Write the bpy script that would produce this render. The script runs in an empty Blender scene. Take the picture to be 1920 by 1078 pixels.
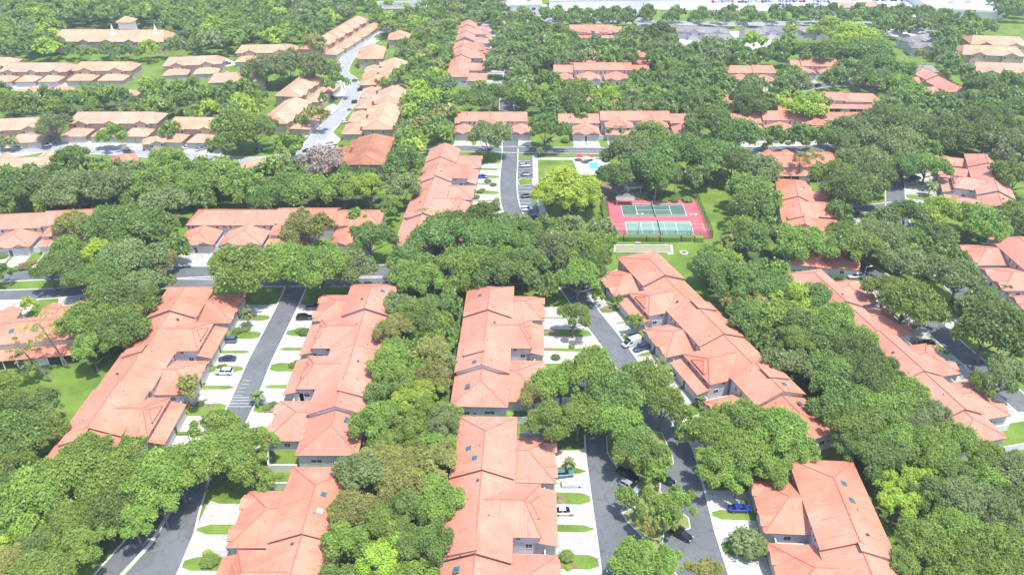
import bpy, bmesh, math, random
import numpy as np
from mathutils import Vector, Matrix
R = math.radians
S = bpy.context.scene
C = S.collection
# ------------------------------------------------------------ camera, sky, sun
F_PX, PITCH, CAM_H = 1451.0, R(31.0), 125.0
cam_d = bpy.data.cameras.new("camera"); cam = bpy.data.objects.new("camera", cam_d); C.objects.link(cam)
cam.location = (0, 0, CAM_H); cam.rotation_euler = (R(90) - PITCH, 0, 0)
cam_d.sensor_width = 36.0; cam_d.lens = 36.0 * F_PX / 1920.0
cam_d.clip_start = 1.0; cam_d.clip_end = 6000.0
S.camera = cam
SUN_EL, SUN_AZ = R(73), R(128)          # azimuth measured clockwise from +Y (away from the camera)
wd = bpy.data.worlds.new("World"); S.world = wd; wd.use_nodes = True
nt = wd.node_tree; nt.nodes.clear()
sky = nt.nodes.new("ShaderNodeTexSky"); sky.sky_type = 'NISHITA'; sky.sun_disc = False
sky.sun_elevation = SUN_EL; sky.sun_rotation = SUN_AZ
bg = nt.nodes.new("ShaderNodeBackground"); bg.inputs[1].default_value = 0.15
wo = nt.nodes.new("ShaderNodeOutputWorld")
nt.links.new(sky.outputs[0], bg.inputs[0]); nt.links.new(bg.outputs[0], wo.inputs[0])
sun_d = bpy.data.lights.new("sun", 'SUN'); sun_d.energy = 2.6; sun_d.angle = R(0.8); sun_d.color = (1.0, 0.96, 0.9)
sun = bpy.data.objects.new("sun", sun_d); C.objects.link(sun)
sdir = Vector((math.sin(SUN_AZ) * math.cos(SUN_EL), math.cos(SUN_AZ) * math.cos(SUN_EL), math.sin(SUN_EL)))
sun.rotation_euler = sdir.to_track_quat('Z', 'Y').to_euler(); sun.location = sdir * 300
S.view_settings.view_transform = 'Standard'; S.view_settings.look = 'None'
S.view_settings.exposure = 1.12; S.view_settings.gamma = 1.0
S.render.engine = 'CYCLES'
S.cycles.max_bounces = 5; S.cycles.diffuse_bounces = 3; S.cycles.transparent_max_bounces = 8
S.cycles.volume_bounces = 0

def W(x, y, z=0.0):
    """ground plan position of a survey point seen in the 1920x1078 photograph at height z"""
    dx = (x - 960) / F_PX; dy = -(y - 539) / F_PX
    cp, sp = math.cos(PITCH), math.sin(PITCH)
    d = (dx, cp + dy * sp, -sp + dy * cp)
    t = (z - CAM_H) / d[2]
    return (d[0] * t, d[1] * t)
def proj(X, Y, Z):
    cp, sp = math.cos(PITCH), math.sin(PITCH)
    a = Y * cp - (Z - CAM_H) * sp
    u = Y * sp + (Z - CAM_H) * cp
    return (960 + F_PX * X / a, 539 - F_PX * u / a, a)

# ------------------------------------------------------------ materials
MATS = {}
def mat(name, build):
    if name in MATS: return MATS[name]
    m = bpy.data.materials.new(name); m.use_nodes = True
    t = m.node_tree; t.nodes.clear()
    out = t.nodes.new("ShaderNodeOutputMaterial")
    build(t, out); MATS[name] = m
    return m
def N(t, typ, **kw):
    n = t.nodes.new(typ)
    for k, v in kw.items(): setattr(n, k, v)
    return n
def ramp(t, fac, stops):
    r = N(t, "ShaderNodeValToRGB")
    e = r.color_ramp.elements
    e[0].position, e[0].color = stops[0][0], (*stops[0][1], 1)
    e[1].position, e[1].color = stops[-1][0], (*stops[-1][1], 1)
    for p, c in stops[1:-1]:
        x = e.new(p); x.color = (*c, 1)
    t.links.new(fac, r.inputs[0]); return r.outputs[0]
def noise(t, vec, scale, detail=4, rough=.6):
    n = N(t, "ShaderNodeTexNoise"); n.inputs['Scale'].default_value = scale
    n.inputs['Detail'].default_value = detail; n.inputs['Roughness'].default_value = rough
    if vec is not None: t.links.new(vec, n.inputs['Vector'])
    return n.outputs['Fac']
def mixc(t, fac, a, b, mode='MIX'):
    n = N(t, "ShaderNodeMix"); n.data_type = 'RGBA'; n.blend_type = mode
    for s, v in ((n.inputs[0], fac), (n.inputs[6], a), (n.inputs[7], b)):
        if hasattr(v, 'is_output') or isinstance(v, bpy.types.NodeSocket): t.links.new(v, s)
        else: s.default_value = v if isinstance(v, (int, float)) else (*v, 1)
    return n.outputs[2]
def math_n(t, op, a, b=0.0, c=None):
    n = N(t, "ShaderNodeMath"); n.operation = op
    for i, v in enumerate((a, b) if c is None else (a, b, c)):
        if isinstance(v, bpy.types.NodeSocket): t.links.new(v, n.inputs[i])
        else: n.inputs[i].default_value = v
    return n.outputs[0]
def bsdf(t, out, col, rough=.8, metal=0, spec=.3, bump=None, bstr=.3, bdist=.05):
    p = N(t, "ShaderNodeBsdfPrincipled")
    if isinstance(col, bpy.types.NodeSocket): t.links.new(col, p.inputs['Base Color'])
    else: p.inputs['Base Color'].default_value = (*col, 1)
    if isinstance(rough, bpy.types.NodeSocket): t.links.new(rough, p.inputs['Roughness'])
    else: p.inputs['Roughness'].default_value = rough
    p.inputs['Metallic'].default_value = metal; p.inputs['Specular IOR Level'].default_value = spec
    if bump is not None:
        b = N(t, "ShaderNodeBump"); b.inputs['Strength'].default_value = bstr; b.inputs['Distance'].default_value = bdist
        t.links.new(bump, b.inputs['Height']); t.links.new(b.outputs[0], p.inputs['Normal'])
    t.links.new(p.outputs[0], out.inputs[0]); return p
def plain(name, col, rough=.7, metal=0, spec=.3, var=.12, scale=.6):
    def b(t, out):
        co = N(t, "ShaderNodeTexCoord").outputs['Object']
        f = noise(t, co, scale, 5)
        c = ramp(t, f, [(.3, tuple(x * (1 - var) for x in col)), (.7, tuple(min(1, x * (1 + var)) for x in col))])
        bsdf(t, out, c, rough, metal, spec)
    return mat(name, b)
def roof_mat(name, base, dark, pale):
    def b(t, out):
        uv = N(t, "ShaderNodeUVMap"); uv.uv_map = "UVMap"
        co = N(t, "ShaderNodeTexCoord").outputs['Object']
        sep = N(t, "ShaderNodeSeparateXYZ"); t.links.new(uv.outputs[0], sep.inputs[0])
        # barrel tile courses across the slope and rolls up the slope
        cr = math_n(t, 'FRACT', math_n(t, 'MULTIPLY', sep.outputs[1], 1 / .38))
        rl = math_n(t, 'SINE', math_n(t, 'MULTIPLY', sep.outputs[0], 2 * math.pi / .30))
        line = math_n(t, 'LESS_THAN', cr, .16)
        f1 = noise(t, co, .09, 4); f2 = noise(t, co, 1.4, 5, .7); f3 = noise(t, uv.outputs[0], 3.0, 2)
        c = ramp(t, f1, [(.32, dark), (.5, base), (.70, pale)])
        c = mixc(t, math_n(t, 'MULTIPLY', f2, .35), c, dark)
        # scattered paler replacement tiles / lichen
        sp = math_n(t, 'GREATER_THAN', f3, .74)
        c = mixc(t, math_n(t, 'MULTIPLY', sp, .35), c, pale)
        c = mixc(t, math_n(t, 'MULTIPLY', line, .5), c, tuple(x * .42 for x in dark))
        vo = N(t, "ShaderNodeTexVoronoi"); vo.inputs['Scale'].default_value = .085; t.links.new(co, vo.inputs['Vector'])
        vs_ = N(t, "ShaderNodeSeparateXYZ"); t.links.new(vo.outputs['Color'], vs_.inputs[0])
        c = mixc(t, math_n(t, 'MULTIPLY', vs_.outputs[0], .38), c, pale); c = mixc(t, math_n(t, 'MULTIPLY', vs_.outputs[1], .34), c, dark)
        st = N(t, "ShaderNodeMapping"); st.inputs['Scale'].default_value = (1.1, .16, 1); t.links.new(uv.outputs[0], st.inputs['Vector'])
        f4 = noise(t, st.outputs[0], 1.0, 5, .7); run = math_n(t, 'MULTIPLY', math_n(t, 'GREATER_THAN', f4, .57), .30)
        c = mixc(t, run, c, tuple(x * .62 for x in dark))
        oi = N(t, "ShaderNodeObjectInfo"); hs = N(t, "ShaderNodeHueSaturation"); t.links.new(c, hs.inputs['Color'])
        t.links.new(math_n(t, 'ADD', .90, math_n(t, 'MULTIPLY', oi.outputs['Random'], .12)), hs.inputs['Value']); t.links.new(math_n(t, 'ADD', .90, math_n(t, 'MULTIPLY', oi.outputs['Random'], .14)), hs.inputs['Saturation']); c = hs.outputs[0]
        h = math_n(t, 'ADD', math_n(t, 'MULTIPLY', cr, -.5), math_n(t, 'MULTIPLY', rl, .5))
        bsdf(t, out, c, .75, 0, .25, h, .5, .06)
    return mat(name, b)
ROOF = roof_mat("coral_roof_tile", (.68, .275, .182), (.58, .20, .125), (.73, .37, .27))
ROOF_TAN = roof_mat("tan_roof_tile", (.70, .385, .245), (.60, .30, .18), (.76, .48, .34))
ROOF_BROWN = roof_mat("brown_roof_tile", (.50, .21, .115), (.27, .11, .07), (.62, .30, .18))
ROOF_GRAY = roof_mat("gray_roof_shingle", (.30, .285, .275), (.20, .19, .185), (.40, .385, .37))
ROOF_ORANGE = roof_mat("orange_roof_tile", (.68, .35, .22), (.58, .27, .16), (.74, .45, .31))
CAP = plain("ridge_cap_tile", (.50, .17, .12), .8)
CAP_TAN = plain("ridge_cap_tan", (.50, .25, .15), .8)
CAP_GRAY = plain("ridge_cap_gray", (.2, .19, .18), .8)
STUCCO = plain("gray_stucco", (.58, .565, .575), .9)
STUCCO_TAN = plain("tan_stucco", (.52, .42, .31), .9)
STUCCO_WHITE = plain("white_stucco", (.74, .73, .71), .9, var=.05)
TRIM = plain("white_trim", (.78, .77, .75), .6, var=.04)
GLASSW = plain("window_glass", (.05, .06, .075), .12, 0, .6, var=.3)
SCREEN = plain("porch_screen", (.035, .037, .038), .7)
DOORG = plain("garage_door_paint", (.52, .50, .48), .6, var=.05)
FASCIA = plain("fascia_paint", (.30, .17, .14), .7)
SKYL = plain("skylight_dome", (.045, .16, .18), .4, 0, .3, var=.35, scale=1.5)
SKYLP = plain("pale_skylight_dome", (.32, .62, .64), .2, 0, .5, var=.2, scale=1.5)
VENTM = plain("roof_vent_metal", (.10, .09, .09), .5)
def ground_noise(name, stops, s1, s2, rough=.95, bump=0, spec=.15):
    def b(t, out):
        co = N(t, "ShaderNodeTexCoord").outputs['Object']
        f1 = noise(t, co, s1, 6, .65); f2 = noise(t, co, s2, 4, .7)
        f = math_n(t, 'ADD', math_n(t, 'MULTIPLY', f1, .62), math_n(t, 'MULTIPLY', f2, .38))
        c = ramp(t, f, stops)
        if bump: bsdf(t, out, c, rough, 0, spec, f2, bump, .1)
        else: bsdf(t, out, c, rough, 0, spec)
    return mat(name, b)
def worn(name, stops, s1, s2, joint=0, stain=(.05, .05, .05), amt=.5, crack=False):
    def b(t, out):
        co = N(t, "ShaderNodeTexCoord").outputs['Object']
        f = math_n(t, 'ADD', math_n(t, 'MULTIPLY', noise(t, co, s1, 6, .65), .6), math_n(t, 'MULTIPLY', noise(t, co, s2, 4, .7), .4))
        c = ramp(t, f, stops)
        n2 = noise(t, co, .55, 5, .75); c = mixc(t, math_n(t, 'MULTIPLY', math_n(t, 'GREATER_THAN', n2, .60), amt * .45), c, stain)
        n3 = noise(t, co, .09, 3, .6); c = mixc(t, math_n(t, 'MULTIPLY', math_n(t, 'GREATER_THAN', n3, .56), amt * .25), c, tuple(min(1, x * 1.3) for x in stops[-1][1]))
        if joint:
            sp = N(t, "ShaderNodeSeparateXYZ"); t.links.new(co, sp.inputs[0])
            for k in (0, 1):
                jl = math_n(t, 'LESS_THAN', math_n(t, 'FRACT', math_n(t, 'MULTIPLY', sp.outputs[k], 1 / joint)), .035); c = mixc(t, math_n(t, 'MULTIPLY', jl, .45), c, tuple(x * .5 for x in stops[0][1]))
        if crack:
            v = N(t, "ShaderNodeTexVoronoi"); v.feature = 'DISTANCE_TO_EDGE'; v.inputs['Scale'].default_value = .12
            wv = N(t, "ShaderNodeVectorMath"); wv.operation = 'ADD'; nz = N(t, "ShaderNodeTexNoise"); nz.inputs['Scale'].default_value = .4; t.links.new(co, nz.inputs['Vector'])
            sc_ = N(t, "ShaderNodeVectorMath"); sc_.operation = 'SCALE'; sc_.inputs['Scale'].default_value = 4.0; t.links.new(nz.outputs['Color'], sc_.inputs[0]); t.links.new(co, wv.inputs[0]); t.links.new(sc_.outputs[0], wv.inputs[1]); t.links.new(wv.outputs[0], v.inputs['Vector'])
            c = mixc(t, math_n(t, 'MULTIPLY', math_n(t, 'LESS_THAN', v.outputs['Distance'], .012), .40), c, stain)
        bsdf(t, out, c, .88, 0, .2)
    return mat(name, b)
GRASS = ground_noise("lawn", [(.36, (.085, .135, .025)), (.47, (.135, .215, .035)), (.56, (.175, .265, .045)), (.68, (.26, .28, .085))], .11, 2.2, bump=.4)
SHADEG = ground_noise("shade_tinted_undergrowth", [(.36, (.06, .10, .03)), (.5, (.10, .16, .045)), (.66, (.17, .18, .09))], .35, 3.0, bump=.5)  # undergrowth greens darkened to stand for the shade below the crowns
DRYG = ground_noise("dry_grass", [(.36, (.14, .20, .05)), (.5, (.24, .27, .09)), (.66, (.38, .33, .18))], .3, 3.0)
ASPH = worn("asphalt", [(.34, (.125, .134, .138)), (.52, (.150, .160, .164)), (.68, (.19, .20, .205))], .12, 5.0, 0, (.075, .08, .085), .7, True)
ASPHL = ground_noise("pale_asphalt", [(.34, (.30, .305, .315)), (.52, (.36, .365, .375)), (.68, (.44, .44, .445))], .15, 4.0, .85)
CONC = worn("concrete", [(.34, (.38, .365, .325)), (.52, (.48, .465, .42)), (.68, (.57, .555, .51))], .2, 1.5, 3.1, (.36, .33, .28), .6)
PAVER = ground_noise("pink_pavers", [(.34, (.50, .40, .34)), (.52, (.62, .51, .44)), (.68, (.70, .60, .54))], .4, 6.0, .9)
LOT = ground_noise("pale_lot", [(.34, (.50, .49, .46)), (.52, (.62, .61, .58)), (.68, (.74, .73, .71))], .05, 1.0, .9)
MULCH = ground_noise("mulch", [(.34, (.14, .09, .06)), (.52, (.26, .18, .13)), (.68, (.42, .33, .26))], .8, 5.0)
KERB = plain("kerb_concrete", (.60, .58, .54), .9)
PAINT = plain("road_paint", (.80, .80, .78), .7, var=.05)
CRED = ground_noise("court_red", [(.34, (.48, .11, .125)), (.52, (.53, .135, .15)), (.68, (.58, .18, .19))], .25, 3.0)
CGRN = ground_noise("court_green", [(.34, (.08, .145, .105)), (.52, (.095, .165, .12)), (.68, (.12, .20, .15))], .25, 3.0)
CPALE = ground_noise("court_pale_green", [(.34, (.17, .29, .22)), (.52, (.20, .325, .25)), (.68, (.24, .36, .285))], .25, 3.0)
BARK = plain("bark", (.19, .155, .125), .95, var=.35, scale=2)
BARKP = plain("pale_bark", (.36, .32, .28), .95, var=.3, scale=2)
def leaf_mat(name, lo, mid, hi, tr=.32):
    def b(t, out):
        co = N(t, "ShaderNodeTexCoord").outputs['Object']
        geo = N(t, "ShaderNodeNewGeometry"); oi = N(t, "ShaderNodeObjectInfo")
        at = N(t, "ShaderNodeAttribute"); at.attribute_name = "tint"
        f = noise(t, co, .22, 3, .6)
        f = math_n(t, 'ADD', math_n(t, 'MULTIPLY', f, .5), math_n(t, 'MULTIPLY', at.outputs['Fac'], .5))
        c = ramp(t, f, [(.22, lo), (.5, mid), (.80, hi)])
        hs = N(t, "ShaderNodeHueSaturation")
        t.links.new(math_n(t, 'ADD', .487, math_n(t, 'MULTIPLY', oi.outputs['Random'], .028)), hs.inputs['Hue'])
        t.links.new(math_n(t, 'ADD', .74 if name[:6] != 'yellow' else .95, math_n(t, 'MULTIPLY', oi.outputs['Random'], .40 if name[:6] != 'yellow' else .1)), hs.inputs['Value'])
        t.links.new(c, hs.inputs['Color']); hs.inputs['Saturation'].default_value = .92
        d = N(t, "ShaderNodeBsdfDiffuse"); d.inputs['Roughness'].default_value = .5
        tl = N(t, "ShaderNodeBsdfTranslucent"); gl = N(t, "ShaderNodeBsdfGlossy"); gl.inputs['Roughness'].default_value = .45
        t.links.new(hs.outputs[0], d.inputs[0])
        t.links.new(mixc(t, .5, hs.outputs[0], (.24, .40, .06), 'MIX'), tl.inputs[0])
        gl.inputs[0].default_value = (.55, .65, .55, 1)
        m = N(t, "ShaderNodeMixShader"); m.inputs[0].default_value = tr
        m2 = N(t, "ShaderNodeMixShader"); m2.inputs[0].default_value = .045
        t.links.new(d.outputs[0], m.inputs[1]); t.links.new(tl.outputs[0], m.inputs[2])
        t.links.new(m.outputs[0], m2.inputs[1]); t.links.new(gl.outputs[0], m2.inputs[2])
        t.links.new(m2.outputs[0], out.inputs[0])
    return mat(name, b)
LEAF = {'dark': leaf_mat("oak_leaves", (0.136, 0.216, 0.034), (0.198, 0.310, 0.048), (0.302, 0.418, 0.070)),
        'mid': leaf_mat("green_leaves", (0.183, 0.281, 0.030), (0.278, 0.411, 0.042), (0.398, 0.533, 0.062)),
        'bright': leaf_mat("lime_leaves", (0.302, 0.447, 0.020), (0.461, 0.634, 0.030), (0.668, 0.763, 0.050)),
        'yellow': leaf_mat("yellow_green_leaves", (.30, .44, .015), (.46, .62, .02), (.66, .76, .04)),
        'gray': leaf_mat("gray_green_leaves", (0.190, 0.252, 0.070), (0.278, 0.353, 0.100), (0.390, 0.461, 0.140)),
        'olive': leaf_mat("olive_leaves", (0.270, 0.281, 0.050), (0.398, 0.396, 0.080), (0.572, 0.490, 0.130)),
        'brown': leaf_mat("bare_twigs", (.26, .18, .14), (.38, .28, .23), (.50, .40, .35), .1)}

# ------------------------------------------------------------ object helpers
def tag(o, label=None, cat=None, group=None, kind=None):
    if label: o['label'] = label
    if cat: o['category'] = cat
    if group: o['group'] = group
    if kind: o['kind'] = kind
    return o
def empty(name, loc, rz=0, label=None, cat=None, group=None):
    o = bpy.data.objects.new(name, None); C.objects.link(o)
    o.location = loc; o.rotation_euler = (0, 0, rz); o.empty_display_size = .5
    return tag(o, label, cat, group)
class MB:
    def __init__(s): s.v = []; s.f = []; s.m = []; s.uv = []; s.tint = []
    def face(s, pts, mi=0, uv=None, tint=.5):
        n = len(s.v); s.v.extend(tuple(p) for p in pts); s.f.append(tuple(range(n, n + len(pts))))
        s.m.append(mi); s.uv.append(uv if uv else [(0, 0)] * len(pts)); s.tint.append(tint)
    def box(s, x0, x1, y0, y1, z0, z1, mi=0, top=None):
        a = [(x0, y0), (x1, y0), (x1, y1), (x0, y1)]
        s.prism(a, z0, z1, mi, top)
    def prism(s, poly, z0, z1, mi=0, top=None):
        b = [(x, y, z0) for x, y in poly]; t_ = [(x, y, z1) for x, y in poly]; n = len(poly)
        s.face(t_, mi if top is None else top, [(x, y) for x, y in poly]); s.face(b[::-1], mi)
        for i in range(n):
            j = (i + 1) % n; s.face([b[i], b[j], t_[j], t_[i]], mi)
    def tube(s, p0, p1, r0, r1, n=6, mi=0, cap=True):
        p0, p1 = Vector(p0), Vector(p1); d = (p1 - p0)
        if d.length < 1e-6: return
        d.normalize(); a = d.orthogonal().normalized(); b = d.cross(a)
        A = [p0 + (a * math.cos(k * 2 * math.pi / n) + b * math.sin(k * 2 * math.pi / n)) * r0 for k in range(n)]
        B = [p1 + (a * math.cos(k * 2 * math.pi / n) + b * math.sin(k * 2 * math.pi / n)) * r1 for k in range(n)]
        for k in range(n):
            j = (k + 1) % n; s.face([A[k], A[j], B[j], B[k]], mi)
        if cap: s.face(B, mi); s.face(A[::-1], mi)
    def mesh(s, name, mats, smooth=False):
        me = bpy.data.meshes.new(name)
        V = np.array(s.v, dtype=np.float32).reshape(-1, 3)
        me.from_pydata([], [], []) if not len(V) else None
        if len(V):
            tot = np.array([len(f) for f in s.f], dtype=np.int32)
            me.vertices.add(len(V)); me.vertices.foreach_set('co', V.ravel())
            me.loops.add(int(tot.sum())); me.loops.foreach_set('vertex_index', np.concatenate([np.array(f) for f in s.f]).astype(np.int32))
            me.polygons.add(len(tot)); me.polygons.foreach_set('loop_start', np.concatenate([[0], np.cumsum(tot)[:-1]]).astype(np.int32))
            me.polygons.foreach_set('material_index', np.array(s.m, dtype=np.int32))
            if smooth: me.polygons.foreach_set('use_smooth', np.ones(len(tot), dtype=bool))
            uvl = me.uv_layers.new(name="UVMap")
            uvl.data.foreach_set('uv', np.array([c for u in s.uv for c in u], dtype=np.float32).ravel())
            at = me.attributes.new("tint", 'FLOAT', 'FACE'); at.data.foreach_set('value', np.array(s.tint, dtype=np.float32))
            me.update(calc_edges=True); me.validate()
        for m in mats: me.materials.append(m)
        return me
    def build(s, name, mats, parent=None, smooth=False, loc=None, rz=0):
        o = bpy.data.objects.new(name, s.mesh(name, mats if isinstance(mats, (list, tuple)) else [mats], smooth)); C.objects.link(o)
        if parent: o.parent = parent
        if loc: o.location = loc; o.rotation_euler = (0, 0, rz)
        return o
def inst(name, me, parent=None, loc=(0, 0, 0), rot=(0, 0, 0), scale=(1, 1, 1)):
    o = bpy.data.objects.new(name, me); C.objects.link(o)
    o.location = loc; o.rotation_euler = rot; o.scale = scale
    if parent: o.parent = parent
    return o
def copy_tree(o, parent=None):
    c = o.copy(); C.objects.link(c); c.parent = parent
    for ch in list(o.children): copy_tree(ch, c)
    return c
LAND = []      # (short phrase, world x, y) landmarks used to word labels
def landmark(phrase, x, y): LAND.append((phrase, x, y))
FOOT = []      # building footprints (world quads) kept free of trunks

# ------------------------------------------------------------ terrain sheets
NZ = {}
def sheet(name, poly_px, z, m, kind='structure', world=False, label=None):
    NZ[name] = NZ.get(name, 0) + 1
    if name in ('driveway', 'tree_bed', 'pavement', 'parking_lot', 'dry_lawn', 'lawn'): z += (NZ[name] % 15) * .0012
    pts = poly_px if world else [W(x, y) for x, y in poly_px]
    mb = MB(); mb.face([(x, y, z) for x, y in pts], 0, pts)
    o = mb.build(name, m); o['kind'] = kind
    # n-gon orientation up
    me = o.data
    if me.polygons and me.polygons[0].normal.z < 0: me.flip_normals()
    return o
mb = MB(); n = 24
for i in range(n):
    for j in range(n):
        x0, x1 = -1500 + 3000 * i / n, -1500 + 3000 * (i + 1) / n
        y0, y1 = -100 + 2600 * j / n, -100 + 2600 * (j + 1) / n
        mb.face([(x0, y0, 0), (x1, y0, 0), (x1, y1, 0), (x0, y1, 0)])
tag(mb.build("ground", GRASS), kind='structure')
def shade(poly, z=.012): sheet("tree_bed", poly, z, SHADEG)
# ------------------------------------------------------------ building kit
SKYFR = plain("skylight_frame", (.30, .26, .24), .6)
class Frame:
    """local frame of a row: u runs along the row, v from the rear eave towards the garages"""
    def __init__(s, ox, oy, ang, side):
        a = R(ang); s.o = (ox, oy); s.U = (math.sin(a), math.cos(a)); s.V = (math.cos(a) * side, -math.sin(a) * side)
    def T(s, u, v, z=0.0): return (u * s.U[0] + v * s.V[0], u * s.U[1] + v * s.V[1], z)
    def w(s, u, v): p = s.T(u, v); return (p[0] + s.o[0], p[1] + s.o[1])
def fpoly(mb, fr, pts, mi, uvd=None):
    P = [fr.T(*p) for p in pts]
    mb.face(P, mi, uvd)
CAPR = .13
def roof_block(rb, fr, u0, u1, v0, v1, ze, zr, axis='u', h0=0, h1=0, th=.22, caps=True, mi=0):
    """hip or gable roof; h0/h1 = hip run at the low/high end of the ridge (0 = gable)"""
    def Q(a, b, z): return (a, b, z) if axis == 'u' else (b, a, z)
    a0, a1, b0, b1 = (u0, u1, v0, v1) if axis == 'u' else (v0, v1, u0, u1)
    bm_ = (b0 + b1) / 2
    r0 = (a0 + h0, bm_, zr); r1 = (a1 - h1, bm_, zr)
    half = (b1 - b0) / 2; sl = math.hypot(half, zr - ze)
    polys = [([(a0, b0, ze), (a1, b0, ze), r1, r0], [(a0, 0), (a1, 0), (r1[0], sl), (r0[0], sl)]),
             ([(a1, b1, ze), (a0, b1, ze), r0, r1], [(a1, 0), (a0, 0), (r0[0], sl), (r1[0], sl)])]
    if h0 > 0: polys.append(([(a0, b1, ze), (a0, b0, ze), r0], [(b1, 0), (b0, 0), (bm_, math.hypot(h0, zr - ze))]))
    if h1 > 0: polys.append(([(a1, b0, ze), (a1, b1, ze), r1], [(b0, 0), (b1, 0), (bm_, math.hypot(h1, zr - ze))]))
    for pts, uv in polys:
        fpoly(rb, fr, [Q(*p) for p in pts], mi, uv)
        fpoly(rb, fr, [Q(p[0], p[1], p[2] - th) for p in pts][::-1], 1)
    edges = [((a0, b0, ze), (a1, b0, ze)), ((a1, b1, ze), (a0, b1, ze))]
    edges += [((a0, b1, ze), (a0, b0, ze))] if h0 > 0 else [((a0, b0, ze), r0), (r0, (a0, b1, ze))]
    edges += [((a1, b0, ze), (a1, b1, ze))] if h1 > 0 else [((a1, b0, ze), r1), (r1, (a1, b1, ze))]
    for p, q in edges:
        fpoly(rb, fr, [Q(*p), Q(*q), Q(q[0], q[1], q[2] - th), Q(p[0], p[1], p[2] - th)], 1)
    if caps:
        ls = [(r0, r1)]
        if h0 > 0: ls += [(r0, (a0, b0, ze)), (r0, (a0, b1, ze))]
        if h1 > 0: ls += [(r1, (a1, b0, ze)), (r1, (a1, b1, ze))]
        for p, q in ls: rb.tube(fr.T(*Q(*p)), fr.T(*Q(*q)), CAPR, CAPR, 5, 2, False)
def shed(rb, fr, u0, u1, v0, z0, v1, z1, th=.2):
    sl = math.hypot(v1 - v0, z1 - z0)
    fpoly(rb, fr, [(u0, v0, z0), (u1, v0, z0), (u1, v1, z1), (u0, v1, z1)], 0, [(u0, sl), (u1, sl), (u1, 0), (u0, 0)])
    fpoly(rb, fr, [(u0, v0, z0 - th), (u0, v1, z1 - th), (u1, v1, z1 - th), (u1, v0, z0 - th)], 1)
    for a, b in (((u0, v1, z1), (u1, v1, z1)), ((u0, v0, z0), (u0, v1, z1)), ((u1, v1, z1), (u1, v0, z0)), ((u1, v0, z0), (u0, v0, z0))):
        fpoly(rb, fr, [a, b, (b[0], b[1], b[2] - th), (a[0], a[1], a[2] - th)], 1)
def wall_block(wb, fr, u0, u1, v0, v1, ze, zr=None, axis='u', g0=False, g1=False, ins=.5, z0=0, mi=0, gm=None):
    """walls under a roof; g0/g1 close a gable triangle at that end"""
    def Q(a, b, z): return (a, b, z) if axis == 'u' else (b, a, z)
    a0, a1, b0, b1 = (u0, u1, v0, v1) if axis == 'u' else (v0, v1, u0, u1)
    a0 += ins; a1 -= ins; b0 += ins; b1 -= ins; bm_ = (b0 + b1) / 2
    top = ze
    if zr: top = ze + (zr - ze) * ins / ((b1 - b0) / 2 + ins) - .2
    gm = mi if gm is None else gm
    for p, q in (((a0, b0), (a1, b0)), ((a1, b1), (a0, b1))):
        fpoly(wb, fr, [Q(*p, z0), Q(*q, z0), Q(*q, top), Q(*p, top)], mi)
    for a, g in ((a0, g0), (a1, g1)):
        fpoly(wb, fr, [Q(a, b0, z0), Q(a, b1, z0), Q(a, b1, top), Q(a, b0, top)], mi)
        if g: fpoly(wb, fr, [Q(a, b0, top), Q(a, b1, top), Q(a, bm_, zr - .22)], gm)
def window_mesh(w, h):
    m = MB(); t_ = .13
    m.box(-w / 2 - t_, w / 2 + t_, 0, .07, -h / 2 - t_, -h / 2, 0); m.box(-w / 2 - t_, w / 2 + t_, 0, .07, h / 2, h / 2 + t_, 0)
    m.box(-w / 2 - t_, -w / 2, 0, .07, -h / 2, h / 2, 0); m.box(w / 2, w / 2 + t_, 0, .07, -h / 2, h / 2, 0)
    m.box(-w / 2, w / 2, .005, .03, -h / 2, h / 2, 1); m.box(-.03, .03, .03, .055, -h / 2, h / 2, 0)
    return m.mesh("window", [TRIM, GLASSW])
WIN = window_mesh(1.3, 1.15); WINT = window_mesh(.8, 1.5); WINS = window_mesh(.9, .7); WINL = window_mesh(2.4, .9)
def door_mesh(w):
    m = MB(); m.box(-w / 2 - .12, w / 2 + .12, 0, .04, 0, 2.35, 1)
    for k in range(4): m.box(-w / 2, w / 2, .04, .075, .04 + k * .55, .56 + k * .55, 0)
    return m.mesh("garage_door", [DOORG, TRIM])
GDOOR = door_mesh(4.9)
_m = MB(); _m.box(-.5, .5, 0, .05, 0, 2.15, 0); _m.box(.28, .36, .05, .10, 1.0, 1.1, 1); FDOOR = _m.mesh("front_door", [plain("front_door_paint", (.10, .08, .08), .6), TRIM])
def face_rot(fr, du, dv):
    d = (du * fr.U[0] + dv * fr.V[0], du * fr.U[1] + dv * fr.V[1])
    return (0, 0, math.atan2(-d[0], d[1]))
def on_wall(root, fr, name, me, u, v, z, du, dv):
    return inst(name, me, root, fr.T(u, v, z), face_rot(fr, du, dv))
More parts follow.
